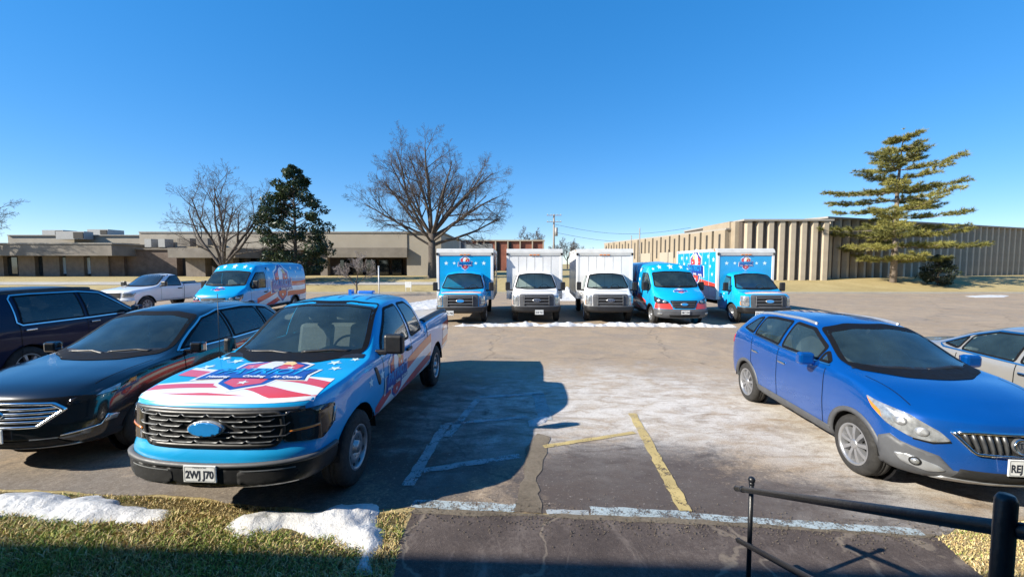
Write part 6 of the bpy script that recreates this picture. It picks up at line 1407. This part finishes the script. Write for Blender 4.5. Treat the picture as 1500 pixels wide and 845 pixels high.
# ------------------------------------------------------------------ poles and signs
M['pole_wood'] = plain('weathered_pole', (0.27, 0.24, 0.21), 0.9, var=0.2)
M['sign_white'] = plain('sign_white', (0.72, 0.72, 0.70), 0.5)
def upole(px, Y, top_py, label, r=.14, group=None):
    b = at(px, 400, Y); z = at(px, top_py, Y).z - .9; t = thing('utility_pole', label, 'utility pole', (b.x, Y, .9), 0, group)
    mb = MB(); mb.tube([(0, 0, -.2), (0, 0, z)], [r, r * .7], 8); mb.build('pole', M['pole_wood'], t)
    for q in (.15, 1.25) if r > .12 else ():
        c = MB(); c.box(-1.25, 1.25, -r - .1, -r - .002, z - q - .1, z - q); c.build('crossarm', M['pole_wood'], t)
        for x in (-1.1, -.5, .5, 1.1): i_ = MB(); i_.tube([(x, -r - .05, z - q + .003), (x, -r - .05, z - q + .16)], .05, 6); i_.build('insulator', M['cap_grey'], t)
    return t, z, b
t, z, b = upole(811, 70, 314, 'tall timber utility pole with crossarms and a transformer beyond the trucks', .2)
mb = MB(); mb.tube([(.38, 0, z - 3.6), (.38, 0, z - 2.2)], .28, 10); mb.build('transformer', M['hvac'], t)
for q, dz in ((-1.5, -4.6), (-.2, -4.9)):
    e = at(1010, 345, 70); mb = MB(); mb.tube([(.2 + (e.x - b.x) * i / 10, 0, z - 1.5 + q + (e.z - .9 - z + 3.0) * i / 10 - 1.3 * math.sin(math.pi * i / 10)) for i in range(11)], .022, 4); mb.build('power_line', M['black'], t)
upole(936, 52, 334, 'slim timber utility pole beside the receding concrete wing', .09); upole(924, 60, 345, 'shorter timber pole left of the slim one by the concrete wing', .08)
b = at(555, 418, 30.5); t = thing('sign_post', 'thin white post standing on the lawn left of the trucks', 'post', (b.x, 30.5, 0)); mb = MB(); mb.tube([(0, 0, 0), (0, 0, 2.2)], .045, 8); mb.build('post', M['sign_white'], t); mb = MB(); mb.bbox(-.06, .06, -.06, .06, 2.2, 2.26, .015); mb.build('post_cap', M['sign_white'], t)
b = at(598, 411, 36); t = thing('lawn_sign', 'small white sign on two legs on the lawn near the trunk', 'sign', (b.x, 36, hgt(0, 36) - .02)); mb = MB(); mb.bbox(-.28, .28, -.02, .02, .35, .85, .01); mb.build('sign_board', M['sign_white'], t)
for x in (-.22, .22): mb = MB(); mb.box(x - .02, x + .02, -.018, .018, 0, .347); mb.build('sign_leg', M['sign_white'], t)
# ------------------------------------------------------------------ the vehicles where they stand
def put(o, x, y, yaw): o.location = (x, y, 0); o.rotation_euler = (0, 0, -yaw); return o
put(make_pickup('pickup_truck', 'blue pickup truck wrapped with flag stripes and bird shield on its hood'), -2.73, 3.56, .051)
put(make_crossover('compact', 'small bright blue crossover with grey lower cladding behind the handrail'), 4.73, 3.75, .08)
put(make_crossover('mid', 'black crossover with chrome grille bars beside the wrapped pickup'), -5.75, 4.5, .0)
put(make_plain_car('suv', 'dark navy estate car at the left edge, tail to the viewer'), -10.55, 12.2, math.pi)
put(make_plain_car('saloon', 'pale beige saloon at the right edge behind the blue crossover'), 8.05, 3.2, .05)
put(make_pickup('pickup_truck', 'plain white single cab pickup parked at the far left', False, True), -19.1, 19.6, .10)
gt = 'trucks and vans parked in a row nose to the snow'
v1 = put(make_van('blue wrapped van between a white truck and the right blue truck', gt), 6.62, 15.8, 0)
copy_thing(v1, 'blue wrapped van parked alone at left beside the white pickup', (-12.4, 17.0, 0), .0, gt)
b1 = put(make_box_truck('blue fronted box truck at the left end of the row', True, gt), -2.05, 16.4, 0)
copy_thing(b1, 'blue fronted box truck at the right end, beside the wrapped van', (10.08, 16.2, 0), 0, gt)
w1 = put(make_box_truck('white box truck next to the left blue truck', False, gt), 1.0, 16.7, 0)
w2 = copy_thing(w1, 'white box truck next to the wrapped van', (3.98, 16.7, 0), -.07, gt)
for ch in [c for c in w2.children if c.name.startswith('number_plate')]:
    for g in list(ch.children): bpy.data.objects.remove(g)
    bpy.data.objects.remove(ch)
